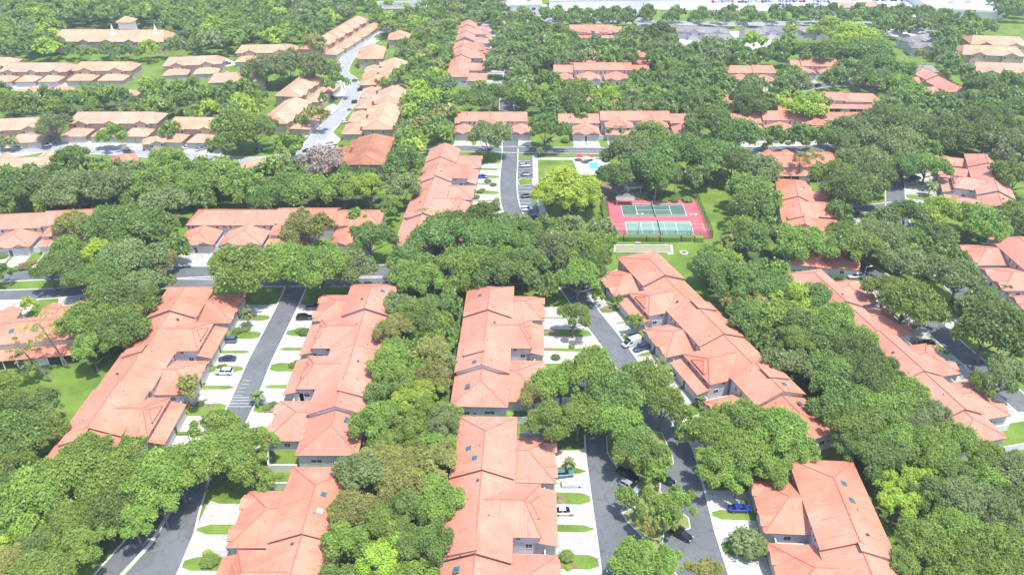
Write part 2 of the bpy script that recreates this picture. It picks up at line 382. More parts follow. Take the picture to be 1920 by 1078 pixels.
def townhouse(fr, label, phrase, L0, L1, sections, wings, rw=14.0, ze=5.5, zr=8.2, hips=(0, 0), name="townhouse_row",
              sky_l=(), clere=(), drives=None, vroad=31, detail=True, porch=False, group="coral roofed townhouse rows",
              mats=None, yards=(), white=(), pink=(), vs=22.8, clearance=True, endmats=None):
    """a terrace: long two-storey body, two-storey wings (T) and low garage wings (O)"""
    RM, WM, CM = mats or (ROOF, STUCCO, CAP)
    root = empty(name, (*fr.o, 0), 0, label, "townhouses", group)
    cu, cv = (L0 + L1) / 2, rw / 2; landmark(phrase, *fr.w(cu, 10))
    rb, wb = MB(), MB()
    ns = len(sections)
    for i, (a, b, dz) in enumerate(sections):
        h0 = hips[0] if i == 0 else 0; h1 = hips[1] if i == ns - 1 else 0
        aa = a - (.25 if i and dz > sections[i - 1][2] else 0); bb = b + (.25 if i < ns - 1 and dz > sections[i + 1][2] else 0)
        roof_block(rb, fr, aa, bb, 0, rw, ze + dz, zr + dz, 'u', h0, h1)
        wall_block(wb, fr, aa, bb, 0, rw, ze + dz, zr + dz, 'u', h0 == 0, h1 == 0, gm=1 if a in white else 0)
        if clearance: FOOT.append([fr.w(a, 0), fr.w(b, 0), fr.w(b, rw), fr.w(a, rw)])
    for (a, b, w0) in clere:      # raised piece of the rear slope
        vm = rw / 2
        sl = (zr - ze) / vm
        dz = max([s[2] for s in sections if s[0] <= a + .1 <= s[1]] + [0])
        za, zb = ze + dz + sl * w0 + .75, zr + dz + .55
        shed(rb, fr, a, b, vm + .5, zb, w0, za)
        fpoly(wb, fr, [(a + .25, w0 + .3, ze), (a + .25, vm, ze), (a + .25, vm, zb - .2), (a + .25, w0 + .3, za - .1)], 0)
        fpoly(wb, fr, [(a + .25, w0 + .3, ze), (b, w0 + .3, ze), (b, w0 + .3, za - .1), (a + .25, w0 + .3, za - .1)], 0)
    wins, doors = [], []
    for wg in wings:
        k, a, b = wg[:3]; dz = wg[3] if len(wg) > 3 else 0
        m = (a + b) / 2; wd_ = b - a
        if k == 'O':
            ee, rr = 3.3 + dz, 3.3 + dz + wd_ / 2 * .36
            roof_block(rb, fr, a, b, rw - 3.0, vs, ee, rr, 'v', 0, min(wd_ * .42, vs - rw - 1.0))
            wall_block(wb, fr, a, b, rw - 2.5, vs, ee, None, 'v')
            for s in ((-1, 1) if detail else ()):
                c = m + s * wd_ * .27
                roof_block(rb, fr, c - 2.0, c + 2.0, vs - 5.0, vs + .35, ee + .35, ee + 1.25, 'v', 0, 0, caps=False)
                fpoly(wb, fr, [(c - 1.7, vs - .1, ee - .3), (c + 1.7, vs - .1, ee - .3), (c + 1.7, vs - .1, ee + .3), (c, vs - .1, ee + 1.0), (c - 1.7, vs - .1, ee + .3)], 0)
            gv = vs - .5
            if detail:
                wins.append((WIN, a + .5, vs - 5, 1.7, -1, 0)); wins.append((WINT, a - 1.0 if a > L0 + 2 else a + 2.2, rw - .5, ze - .9, 0, 1)); wins.append((WINT, b + .3 if b < L1 - 2 else b - 2.2, rw - .5, ze - .9, 0, 1))
                wins.append((WINT, a + .8, rw - .5, ze - .75, 0, 1)); wins.append((WINT, b - 1.9, rw - .5, ze - .75, 0, 1))
        else:
            ee, rr = ze + dz - .15, ze + dz - .15 + wd_ / 2 * .37
            vt = vs - 3.3
            roof_block(rb, fr, a, b, rw - 6.0, vt, ee, rr, 'v', 0, min(3.4, vt - rw - .5) if vt - rw > 2 else .8)
            wall_block(wb, fr, a, b, rw - 4.5, vt, ee, None, 'v')
            if detail:
                roof_block(rb, fr, m - 3.1, m + 3.1, rw - 1.5, vt - .35, ee + .75, ee + 2.15, 'v', 0, 1.8, caps=True)
                wall_block(wb, fr, m - 3.0, m + 3.0, rw - 1.5, vt - .4, ee + .75, None, 'v', z0=ee - .5)
                wins += [(WIN, m - 3.8, vt - .5, ee - 1.0, 0, 1), (WIN, m + 3.8, vt - .5, ee - 1.0, 0, 1), (WINS, m, vt - .5, ee - .9, 0, 1),
                         (WIN, a + .5, rw + 3.1, 2.4, -1, 0), (WINS, a + .5, rw + 1.0, ee - .9, -1, 0)]
            shed(rb, fr, a - .2, b + .2, vt - .55, 4.05, vs, 3.1)
            wall_block(wb, fr, a, b, vt - 2, vs, 3.05, None, 'v')
            gv = vs - .5
        if clearance: FOOT.append([fr.w(a, rw), fr.w(b, rw), fr.w(b, vs), fr.w(a, vs)])
        for s in (-1, 1): doors.append((GDOOR, m + s * (wd_ / 2 - 3.4), gv, 0))
        if detail: doors.append((FDOOR, m, gv, 0))
    ws = sorted([w for w in wings], key=lambda w: w[1])
    rbn = rb.build("roof", [RM, FASCIA, CM], root)
    if porch:      # lean-to porch with dark screens along the rear, seen from the camera
        pb = MB(); shed(pb, fr, L0 + 1.5, L1 - 1.5, .4, 4.2, -3.4, 3.0); pb.build("porch_roof", [RM, FASCIA, CM], root)
        k = 0; u = L0 + 2
        while u < L1 - 4:
            w_ = 3.4 if k % 4 != 3 else 4.2
            sb = MB(); P = [fr.T(u, -3.0, .15), fr.T(u + w_ - .25, -3.0, .15), fr.T(u + w_ - .25, -3.0, 2.75), fr.T(u, -3.0, 2.75)]
            Qn = [fr.T(u, -2.9, .15), fr.T(u + w_ - .25, -2.9, .15), fr.T(u + w_ - .25, -2.9, 2.75), fr.T(u, -2.9, 2.75)]
            mi = 0 if k % 4 != 3 else 1
            sb.face(P, mi); sb.face(Qn[::-1], mi)
            for q in range(4): sb.face([P[q], P[(q + 1) % 4], Qn[(q + 1) % 4], Qn[q]], mi)
            sb.build("porch_screen" if mi == 0 else "porch_wall", [SCREEN, WM], root)
            wb.prism([fr.T(uu, vv)[:2] for uu, vv in ((u - .25, -3.05), (u, -3.05), (u, -2.8), (u - .25, -2.8))], 0, 2.9, 1)
            u += w_; k += 1
        wins = []
    for a, b in zip(ws[:-1], ws[1:]):     # courtyard walls between neighbouring wings
        u0, u1 = a[2] - .5, b[1] + .5
        if .8 < u1 - u0 < 6:
            cb = MB(); P = [fr.T(uu, vv)[:2] for uu, vv in ((u0, vs - 2.6), (u1, vs - 2.6), (u1, vs - 2.4), (u0, vs - 2.4))]; cb.prism(P, 0, 1.9)
            cb.prism([fr.T(uu, vv)[:2] for uu, vv in ((u0 + .4, rw), (u0 + .6, rw), (u0 + .6, vs - 2.61), (u0 + .4, vs - 2.61))], 0, 1.85)
            cb.prism([fr.T(uu, vv)[:2] for uu, vv in ((u0 + .65, rw + .1), (u1 - .1, rw + .1), (u1 - .1, vs - 2.65), (u0 + .65, vs - 2.65))], .05, .11, 1)
            cb.build("courtyard_wall", [STUCCO_WHITE, PAVER], root)
    for (pl) in yards:
        cb = MB()
        for (p, q) in zip(pl[:-1], pl[1:]):
            p_, q_ = Vector(fr.T(*p)), Vector(fr.T(*q)); d = (q_ - p_).normalized(); nn = Vector((-d.y, d.x, 0)) * .12
            cb.prism([(p_ + nn)[:2], (q_ + nn)[:2], (q_ - nn)[:2], (p_ - nn)[:2]], 0, 1.9)
        cb.build("garden_wall", STUCCO_WHITE, root)
    wb.build("wall", [WM, STUCCO_WHITE], root)
    if detail:
        for (me, u, v, z, du, dv) in wins: on_wall(root, fr, "window", me, u, v, z, du, dv)
        if hips[0] or True:
            for vv, me in ((2.2, WINS), (4.0, WIN), (6.0, WINS), (9.5, WINL)):
                if L0 > -900: on_wall(root, fr, "window", me, L0 + .5, vv, 2.6 if me != WINL else 2.9, -1, 0)
        for (me, u, v, z) in doors: on_wall(root, fr, me.name.split('.')[0], me, u, v, z, 0, 1)
        rv = random.Random(hash(phrase) % 999 if False else len(phrase) * 7 + int(L1))
        for k in range(int((L1 - L0) / 9)):
            u = L0 + 4 + k * 9 + rv.uniform(-2, 2); v = rw / 2 + rv.choice((-1, 1)) * rv.uniform(.5, 3.2)
            dz = max([s[2] for s in sections if s[0] <= u <= s[1]] + [0])
            z = zr + dz - (zr - ze) * abs(v - rw / 2) / (rw / 2)
            if (u - L0) < hips[0] + 1 or (L1 - u) < hips[1] + 1: continue
            vb = MB(); p = fr.T(u, v, z)
            if k % 3 == 0: vb.box(p[0] - .3, p[0] + .3, p[1] - .22, p[1] + .22, p[2] - .1, p[2] + .32, 0)
            else: vb.tube((p[0], p[1], p[2] - .1), (p[0], p[1], p[2] + .4), .09, .09, 7, 0)
            vb.build("roof_vent", VENTM, root)
    for it in sky_l:
        u, v = it[:2]; dz = max([s[2] for s in sections if s[0] <= u <= s[1]] + [0]); sb = MB()
        f = lambda vv: zr + dz - (zr - ze) * abs(vv - rw / 2) / (rw / 2)
        for (g, hgt, mi) in ((.60, .12, 1), (.53, .2, 0)):
            c = [(u - g * 1.1, v - g), (u + g * 1.1, v - g), (u + g * 1.1, v + g), (u - g * 1.1, v + g)]
            t4 = [fr.T(a, b, f(b) + hgt) for a, b in c]; b4 = [fr.T(a, b, f(b) - .05) for a, b in c]
            sb.face(t4, mi)
            for q in range(4): sb.face([b4[q], b4[(q + 1) % 4], t4[(q + 1) % 4], t4[q]], mi)
        sb.build("skylight", [SKYLP if len(it) > 2 else SKYL, SKYFR], root)
    # driveways of this row
    if drives is None: drives = []
    for wg in (wings if vroad else ()):
        a, b = wg[1], wg[2]
        for (p, q) in ((a + .6, a + 6.3), (b - 6.3, b - .6)): drives.append((p, q, 'P' if round(p) in pink else 'C'))
    for n_, (p, q, c) in enumerate(drives):
        vp, vq = road_v(fr, p - 1, vs), road_v(fr, q + 1, vs)
        if vp is None or vq is None or abs(vp - vq) > 9: vp = vq = vroad
        pts = [(p, vs - .3), (q, vs - .3), (q, vq - 2.6), (q + 1.1, vq + .1), (p - 1.1, vp + .1), (p, vp - 2.6)]
        sheet("driveway", [fr.w(*x) for x in pts], .03, PAVER if c == 'P' else CONC, world=True)
    return root
def villa(px, py, wid, ang, label, phrase, mats=None, flip=1, dep=14.5, gar=True, zc=9.0, ze=5.8, group="tan roofed villas", cat="villa", name="villa"):
    """two-storey tan villa with a lower garage wing; (px, py) = middle of its ridge in the survey"""
    RM, WM, CM = mats or (ROOF_TAN, STUCCO_TAN, CAP_TAN)
    x, y = W(px, py, zc); fr = Frame(x, y, ang, flip)
    root = empty(name, (x, y, 0), 0, label, cat, group); landmark(phrase, x, y)
    rb, wb = MB(), MB(); h = wid / 2; d = dep / 2
    roof_block(rb, fr, -h, h, -d, d, ze, zc, 'u', 3.2, 3.2); wall_block(wb, fr, -h, h, -d, d, ze, None, ins=.7)
    n_ = max(1, round(wid / 15)); st = wid / n_
    for k in range(n_):
        c = -h + st * (k + .5)
        roof_block(rb, fr, c - st * .27, c + st * .27, 0, d + 1.3, ze + .05, ze + .05 + st * .27 * .42, 'v', 0, 0)
        wall_block(wb, fr, c - st * .27, c + st * .27, 0, d + 1.3, ze, ze + st * .27 * .42, 'v', False, True)
        if gar:
            g0, g1 = c - st * .42, c + st * .42
            roof_block(rb, fr, g0, g1, d - .2, d + 10.0, 3.1, 5.4, 'u', 3.6, 3.6)
            wall_block(wb, fr, g0, g1, d - .2, d + 10.0, 3.1, None)
            for s in (-1, 1):
                on_wall(root, fr, "garage_door", GDOOR, c + s * st * .22, d + 9.5, 0, 0, 1)
        for uu in (c - st * .18, c + st * .18):
            on_wall(root, fr, "window", WIN, uu, d + .81, ze - 1.0, 0, 1)
        for vv in (-1,): on_wall(root, fr, "window", WINT, c, -d + .69, ze - 1.4, 0, -1)
    for s in (-1, 1):
        for vv in (-2.5, 2.5):
            on_wall(root, fr, "window", WINT, s * (h - .69), vv, ze - 1.3, s, 0); on_wall(root, fr, "window", WINT, s * (h - .69), vv, 1.6, s, 0)
    rb.build("roof", [RM, FASCIA, CM], root); wb.build("wall", WM, root)
    e = d + 9 if gar else d
    FOOT.append([fr.w(-h, -d), fr.w(h, -d), fr.w(h, e), fr.w(-h, e)])
    return root, fr

# ------------------------------------------------------------ vehicles
CARP = {}
def paint(c):
    if c in CARP: return CARP[c]
    col = {'white': (.80, .80, .80), 'silver': (.46, .48, .50), 'black': (.012, .013, .016), 'gray': (.12, .13, .14), 'blue': (.01, .05, .38),
           'navy': (.03, .06, .14), 'teal': (.13, .30, .33), 'red': (.42, .02, .02), 'green': (.03, .10, .07), 'tan': (.45, .38, .28), 'steel': (.14, .20, .27)}[c]
    m = bpy.data.materials.new("car_paint_" + c); m.use_nodes = True
    p = m.node_tree.nodes['Principled BSDF']; p.inputs['Base Color'].default_value = (*col, 1)
    p.inputs['Metallic'].default_value = .35 if c not in ('white', 'red', 'blue') else 0; p.inputs['Roughness'].default_value = .3
    p.inputs['Coat Weight'].default_value = .7; p.inputs['Coat Roughness'].default_value = .06
    CARP[c] = m; return m
CGLASS = plain("car_glass", (.015, .018, .022), .06, 0, .7); TYRE = plain("tyre_rubber", (.02, .02, .02), .9)
RIM = plain("wheel_rim", (.45, .46, .47), .3, .8); LAMPW = plain("headlight_lens", (.75, .77, .80), .1, 0, .6); LAMPR = plain("tail_light_lens", (.35, .01, .01), .2)
PLAST = plain("black_trim", (.02, .02, .022), .6); COVER = plain("fabric_car_cover", (.62, .63, .66), .95, var=.1, scale=2)
def loft(mb, secs, mi=0, closed=True):
    """secs: list of cross sections (lists of equal length) joined in order"""
    for a, b in zip(secs[:-1], secs[1:]):
        n_ = len(a)
        for k in range(n_ if closed else n_ - 1):
            j = (k + 1) % n_; mb.face([a[k], b[k], b[j], a[j]], mi)
    mb.face(secs[0][::-1], mi); mb.face(secs[-1], mi)
SHAPES = {  # x stations: (x, half width, sill z, shoulder z) ; cabin (x, half width, z roof)
    'sedan': dict(L=4.8, body=[(-2.4, .62, .42, .72), (-2.3, .82, .28, .90), (-1.5, .90, .22, .96), (0, .91, .22, .93), (1.2, .90, .22, .90), (2.1, .82, .25, .76), (2.4, .60, .38, .60)],
                  cab=[(-1.75, .70, .93), (-1.05, .62, 1.36), (-.3, .63, 1.44), (.35, .62, 1.40), (1.25, .72, .90)]),
    'suv': dict(L=4.8, body=[(-2.35, .72, .45, 1.0), (-2.3, .88, .32, 1.08), (-1.4, .94, .28, 1.10), (0, .95, .28, 1.06), (1.2, .94, .28, 1.04), (2.1, .86, .30, .92), (2.4, .66, .42, .74)],
                cab=[(-2.25, .76, 1.06), (-1.95, .68, 1.62), (-.6, .70, 1.70), (.3, .69, 1.66), (1.2, .78, 1.03)]),
    'van': dict(L=5.6, body=[(-2.8, .90, .40, 2.2), (-2.75, .98, .35, 2.3), (-1, 1.0, .3, 2.35), (.6, 1.0, .3, 2.3), (1.5, .98, .3, 1.75), (2.3, .92, .32, 1.15), (2.75, .78, .45, .85)], cab=None),
}
SHAPES['pickup'] = dict(L=5.6, body=[(-2.8, .86, .5, .98), (-2.7, .92, .4, 1.05), (-.8, .94, .35, 1.06), (.2, .95, .35, 1.06), (1.4, .94, .35, 1.06), (2.5, .88, .38, .98), (2.8, .74, .5, .8)],
                        cab=[(-.95, .78, 1.05), (-.75, .72, 1.72), (.2, .72, 1.76), (.6, .71, 1.72), (1.45, .80, 1.05)])
VM = {}
def vparts(kind):
    if kind in VM: return VM[kind]
    s = SHAPES[kind]; b = MB(); secs = []
    for (x, w, z0, z1) in s['body']:
        zm = (z0 + z1) / 2
        secs.append([(x, -w * .9, z0), (x, -w, zm * .9 + .05), (x, -w * .97, z1 - .12), (x, -w * .80, z1), (x, w * .80, z1), (x, w * .97, z1 - .12), (x, w, zm * .9 + .05), (x, w * .9, z0)])
    loft(b, secs, 0)
    g = MB()
    if s['cab']:
        cs = []; sh = s['cab'][0][2]
        for (x, w, z) in s['cab']:
            wb_ = s['body'][3][1] * .84
            cs.append([(x, -wb_ if z < sh + .1 else -wb_ * 1.0, min(z, sh) - .06), (x, -w, z - .0), (x, w, z), (x, wb_, min(z, sh) - .06)])
        loft(g, cs, 0)
        top = [c for c in s['cab'] if c[2] > sh + .15]      # painted roof panel over the glasshouse
        lo = [[(x, -w * .98, z - .03), (x, -w * .9, z + .035), (x, w * .9, z + .035), (x, w * .98, z - .03)] for x, w, z in top]
        loft(b, lo, 0)
        for x in (top[len(top) // 2][0],):      # pillars
            for sy in (-1, 1):
                w_ = s['body'][3][1] * .84; b.face([(x - .07, sy * (w_ + .012), sh - .05), (x + .07, sy * (w_ + .012), sh - .05), (x + .06, sy * (top[1][1] + .012), top[1][2] - .02), (x - .06, sy * (top[1][1] + .012), top[1][2] - .02)])
    else:
        g.face([(1.52, -.86, 1.74), (1.52, .86, 1.74), (2.28, .80, 1.20), (2.28, -.80, 1.20)][::-1], 0); g.face([(.66, -.92, 2.31), (.66, .92, 2.31), (1.46, .90, 1.80), (1.46, -.90, 1.80)][::-1], 0)
        g.v = [(x + .03, y, z + .03) for x, y, z in g.v]
        for sy in (-1, 1): g.box(.3, 1.3, sy * 1.0 - .01, sy * 1.0 + .012, 1.25, 1.85)
    if kind == 'pickup': b.box(-2.6, -1.05, -.72, .72, 1.055, 1.075, 1)
    lamp = MB(); lamp.box(-.06, .06, -.17, .17, -.08, .08); r = .35 if kind != 'sedan' else .32
    wh = MB(); wh.tube((0, -.12, 0), (0, .12, 0), r, r, 14, 0); rm = MB(); rm.tube((0, -.135, 0), (0, .135, 0), r * .6, r * .6, 10, 0)
    VM[kind] = dict(body=b, glass=g.mesh("windows", [CGLASS]), wheel=wh.mesh("wheel", [TYRE]), rim=rm.mesh("rim", [RIM]), lampw=lamp.mesh("headlight", [LAMPW]), lampr=lamp.mesh("tail_light", [LAMPR]), paint={})
    return VM[kind]
GROUND_CARS = []
def car(kind, col, x, y, heading, label, group=None, cat=None, detail=True, z=.05):
    """heading in degrees anticlockwise from +X is where the bonnet points"""
    p = vparts(kind); s = SHAPES[kind]
    if col not in p['paint']: p['paint'][col] = p['body'].mesh("body", [paint(col), PLAST])
    root = empty("parked_" + {'sedan': 'car', 'suv': 'suv', 'van': 'van', 'pickup': 'pickup'}[kind], (x, y, z), R(heading), label,
                 cat or {'sedan': 'car', 'suv': 'car', 'van': 'van', 'pickup': 'pickup truck'}[kind], group or "parked vehicles")
    inst("body", p['paint'][col], root); inst("windows", p['glass'], root)
    if detail:
        wb_ = s['L'] * .30; hw = s['body'][3][1] - .10; r = .35 if kind != 'sedan' else .32
        for sx in (-1, 1):
            for sy in (-1, 1):
                w_ = inst("wheel", p['wheel'], root, (sx * wb_, sy * hw, r)); inst("rim", p['rim'], w_)
        zf = s['body'][-2][3] - .12; zb = s['body'][1][3] - .2
        for sy in (-1, 1):
            inst("headlight", p['lampw'], root, (s['body'][-1][0] - .10, sy * (s['body'][-2][1] * .78), zf)); inst("tail_light", p['lampr'], root, (s['body'][0][0] + .06, sy * (s['body'][1][1] * .78), zb))
    return root
def car_px(kind, col, px, py, heading, label, **k):
    x, y = W(px, py, .7); return car(kind, col, x, y, heading, label, **k)
# ------------------------------------------------------------ roads and paved areas
ROADS, PAVED = [], []
def road_v(fr, u, v0, vmax=26):
    """distance from the garages to the road edge in front of this driveway"""
    for k in range(int(vmax / .25)):
        v = v0 + 2 + k * .25; p = fr.w(u, v)
        for Q, w in ROADS:
            for a, b in zip(Q[:-1], Q[1:]):
                ab = b - a; t = max(0, min(1, (Vector(p) - a).dot(ab) / max(1e-9, ab.length_squared)))
                if (a + ab * t - Vector(p)).length < w / 2 - .1: return v
        for poly in PAVED:
            if inside(p, poly): return v
    return None
def inside(p, poly):
    x, y = p; c = False; n = len(poly); j = n - 1
    for i in range(n):
        xi, yi = poly[i]; xj, yj = poly[j]
        if (yi > y) != (yj > y) and x < (xj - xi) * (y - yi) / (yj - yi) + xi: c = not c
        j = i
    return c
def road_strip(pts, w, m=ASPH, z=.05, kerb=True, name="road", world=False, widths=None):
    P = [Vector(p if world else W(*p)) for p in pts]; z += len(ROADS) * .003
    # smooth
    Q = []
    for i in range(len(P) - 1):
        p0, p1, p2, p3 = P[max(0, i - 1)], P[i], P[i + 1], P[min(len(P) - 1, i + 2)]
        for k in range(6):
            t = k / 6; Q.append(.5 * ((2 * p1) + (-p0 + p2) * t + (2 * p0 - 5 * p1 + 4 * p2 - p3) * t * t + (-p0 + 3 * p1 - 3 * p2 + p3) * t ** 3))
    Q.append(P[-1]); L_, R_ = [], []; ROADS.append((Q[::3] + [Q[-1]], w))
    for i, p in enumerate(Q):
        d = (Q[min(i + 1, len(Q) - 1)] - Q[max(i - 1, 0)]).normalized(); nn = Vector((-d.y, d.x))
        L_.append(p + nn * w / 2); R_.append(p - nn * w / 2)
    mb = MB()
    for i in range(len(Q) - 1):
        mb.face([(*L_[i + 1], z), (*L_[i], z), (*R_[i], z), (*R_[i + 1], z)])
    o = mb.build(name, m); o['kind'] = 'structure'
    if kerb:
        for E_, s in ((L_, 1), (R_, -1)): kerb_line(E_, world=True, side=s)
    return o
def kerb_line(pts, world=False, side=1, w=.45, h=.12, name="kerb"):
    P = [Vector(p if world else W(*p)) for p in pts]; kb = MB()
    A, B = [], []
    for i, p in enumerate(P):
        d = (P[min(i + 1, len(P) - 1)] - P[max(i - 1, 0)]).normalized(); nn = Vector((-d.y, d.x)) * side
        A.append(p); B.append(p + nn * w)
    for i in range(len(P) - 1):
        for a, b, c, d in (((*A[i], h), (*A[i + 1], h), (*B[i + 1], h), (*B[i], h)), ((*A[i], 0), (*A[i + 1], 0), (*A[i + 1], h), (*A[i], h)), ((*B[i], 0), (*B[i], h), (*B[i + 1], h), (*B[i + 1], 0))):
            kb.face([a, b, c, d])
    o = kb.build(name, KERB); o['kind'] = 'structure'; return o
def closed_kerb(poly, **k): kerb_line(list(poly) + [poly[0]], **k)

# left lane between rows A and B
road_strip([(556, 535), (540, 572), (512, 628), (486, 680), (450, 765), (412, 835), (385, 880)], 6.2)
sheet("road", [(405, 868), (372, 960), (362, 1002), (330, 1078), (310, 1130), (205, 1130), (236, 1078), (285, 1022), (318, 968), (345, 905), (372, 868)], .062, ASPH)
sheet("road", [(345, 905), (317, 968), (284, 1022), (232, 1078), (190, 1130), (130, 1130), (178, 1078), (232, 1018), (285, 950), (320, 905)], .058, ASPH)
kerb_line([(400, 868), (372, 960), (362, 1002), (330, 1078), (310, 1130)], side=1); kerb_line([(340, 915), (317, 968), (284, 1022), (232, 1078), (190, 1130)], w=.8, side=-1)
kerb_line([(320, 905), (285, 950), (232, 1018), (178, 1078), (130, 1130)], side=-1)
# speed table with painted bars
spd = MB()
for k in range(4):
    y0 = 763 - k * 5.6; xa = 427 + k * 3.4; xb = 473 + k * 2.8
    q = [W(xa, y0), W(xb, y0), W(xb, y0 - 1.5), W(xa, y0 - 1.5)]; spd.face([(*p, .075) for p in q])
for k in range(5):
    y0 = 742 - 7.0 * k; xa = 442 + 3.9 * k; q = [W(xa - 2, y0), W(xa + 13, y0), W(xa + 13, y0 - .9), W(xa - 2, y0 - .9)]; spd.face([(*p, .075) for p in q])
tag(spd.build("road_marking", plain("worn_paint", (.42, .42, .42), .8)), kind='structure')
# divided avenue across the middle
road_strip([(-120, 520), (14, 516), (110, 512), (240, 510), (400, 512), (560, 511), (705, 509), (860, 507), (980, 500)], 8.0)
road_strip([(-120, 556), (0, 554), (105, 550), (225, 537), (390, 529), (560, 528), (705, 528), (860, 526), (1010, 522)], 5.8)
# road from the pool car park down to the right-hand terraces and cul-de-sac
road_strip([(957, 275), (955, 310), (953, 345), (957, 385), (975, 425), (1005, 465), (1040, 505), (1075, 545), (1102, 585), (1145, 640), (1180, 690), (1215, 745), (1235, 800)], 6.6)
road_strip([(640, 292), (760, 283), (860, 279), (955, 281), (1120, 283), (1300, 283), (1440, 281), (1560, 278)], 6.8)
road_strip([(955, 280), (958, 255), (950, 200), (955, 150), (965, 100), (975, 70)], 7)
road_strip([(1100, 540), (1200, 500)], 5, z=.03)
# car park bays beside the road
sheet("parking_lot", [(968, 298), (1000, 298), (1005, 345), (1003, 385), (1020, 430), (1048, 450), (1030, 470), (985, 420), (972, 385), (968, 340)], .046, ASPH)
closed_kerb([(971, 340), (978, 335), (998, 336), (998, 346), (975, 348)], w=.3)
sheet("planted_island", [(971, 340), (978, 335), (998, 336), (998, 346), (975, 348)], .09, GRASS)
pm = MB()
for k in range(14):
    yy = 302 + k * 7.2
    if 333 < yy < 350: continue
    a, b = W(971 + (k > 9) * 2, yy), W(996, yy); pm.face([(a[0], a[1] - .08, .07), (b[0], b[1] - .08, .07), (b[0], b[1] + .08, .07), (a[0], a[1] + .08, .07)])
tag(pm.build("road_marking", PAINT), kind='structure')
sheet("pavement", [(998, 290), (1008, 290), (1010, 350), (1022, 392), (1048, 440), (1042, 446), (1012, 400), (1000, 350)], .05, CONC)
sheet("pavement", [(1000, 296), (1135, 296), (1135, 301), (1000, 300)], .051, CONC)
# cul-de-sac with its planted island
cds = [(1098, 815), (1100, 860), (1108, 920), (1118, 990), (1130, 1080), (1142, 1200), (1400, 1200), (1372, 1100), (1340, 1000), (1322, 930), (1303, 858), (1280, 800), (1240, 770), (1200, 770), (1130, 790)]
sheet("road", cds, .047, ASPH); PAVED.append([W(*p) for p in cds])
kerb_line([(1098, 815), (1100, 860), (1108, 920), (1118, 990), (1130, 1080), (1142, 1200)], side=-1); kerb_line([(1280, 800), (1303, 858), (1322, 930), (1340, 1000), (1372, 1100), (1400, 1200)], side=1)
isl = [(1138, 818), (1185, 806), (1240, 812), (1258, 850), (1262, 868), (1240, 882), (1236, 920), (1262, 950), (1290, 972), (1293, 990), (1270, 996), (1245, 990), (1240, 1020), (1252, 1050), (1280, 1100), (1180, 1100), (1190, 1050), (1212, 1012), (1175, 975), (1168, 962), (1196, 950), (1196, 905), (1160, 880), (1140, 850)]
sheet("planted_island", isl, .1, DRYG); closed_kerb(isl, w=.25, h=.14)
# roads of the right-hand blocks
road_strip([(1676, 300), (1678, 350), (1682, 400), (1700, 445), (1740, 480), (1785, 530), (1830, 575)], 6.8)
road_strip([(1600, 490), (1650, 520), (1700, 560), (1745, 605), (1790, 650), (1850, 700), (1930, 770)], 6.5)
road_strip([(1560, 405), (1600, 395), (1680, 385)], 5.0)
road_strip([(1560, 142), (1600, 158), (1650, 170), (1720, 180)], 9.0)
road_strip([(1480, 172), (1540, 160), (1600, 158)], 8.0, z=.045)
# pale street of the tan villas
road_strip([(705, 55), (680, 78), (655, 105), (640, 135), (655, 150), (662, 170), (652, 195), (630, 222), (600, 255), (570, 285), (470, 302), (300, 290), (100, 280), (-60, 290)], 8.0, ASPHL)
for q in ([(585, 300), (560, 270), (620, 245), (640, 262), (600, 300)], [(600, 225), (590, 210), (625, 195), (645, 205)], [(615, 190), (612, 160), (640, 150), (648, 180)], [(560, 215), (600, 250), (560, 262), (540, 235)],
          [(640, 105), (660, 88), (700, 70), (712, 76), (672, 104)], [(655, 240), (672, 205), (690, 210), (640, 252)], [(670, 200), (670, 165), (690, 160), (690, 205)], [(0, 275), (100, 262), (110, 282), (0, 300)], [(340, 275), (410, 268), (420, 292), (350, 292)],
          [(0, 165), (120, 150), (130, 165), (60, 182), (0, 180)], [(100, 262), (260, 270), (300, 262), (300, 285), (120, 285)], [(380, 112), (420, 108), (450, 120), (400, 132)]):
    sheet("driveway", q, .035, CONC)
# far streets, shopping car parks
road_strip([(900, 46), (1010, 38), (1130, 40), (1260, 44), (1400, 46), (1600, 44), (1760, 60)], 14, ASPHL, kerb=False)
road_strip([(1190, 60), (1198, 30), (1195, 5), (1190, -20)], 12, ASPHL, kerb=False)
sheet("parking_lot", [(930, 12), (1185, 4), (1185, 22), (1150, 30), (930, 32)], .04, LOT)
sheet("parking_lot", [(1210, 2), (1760, -6), (1760, 14), (1450, 22), (1215, 18)], .04, LOT)
sheet("parking_lot", [(1640, 20), (1700, 12), (1800, 40), (1730, 75), (1660, 68)], .042, LOT)
sheet("parking_lot", [(670, 60), (760, 40), (775, 52), (700, 66)], .042, LOT)
sheet("parking_lot", [(1260, 62), (1420, 58), (1500, 90), (1290, 98)], .04, LOT)
sheet("parking_lot", [(1880, 80), (1925, 75), (1925, 120), (1885, 112)], .04, LOT)
sheet("lawn", [(255, 40), (282, 38), (280, 52), (258, 52)], .03, GRASS)

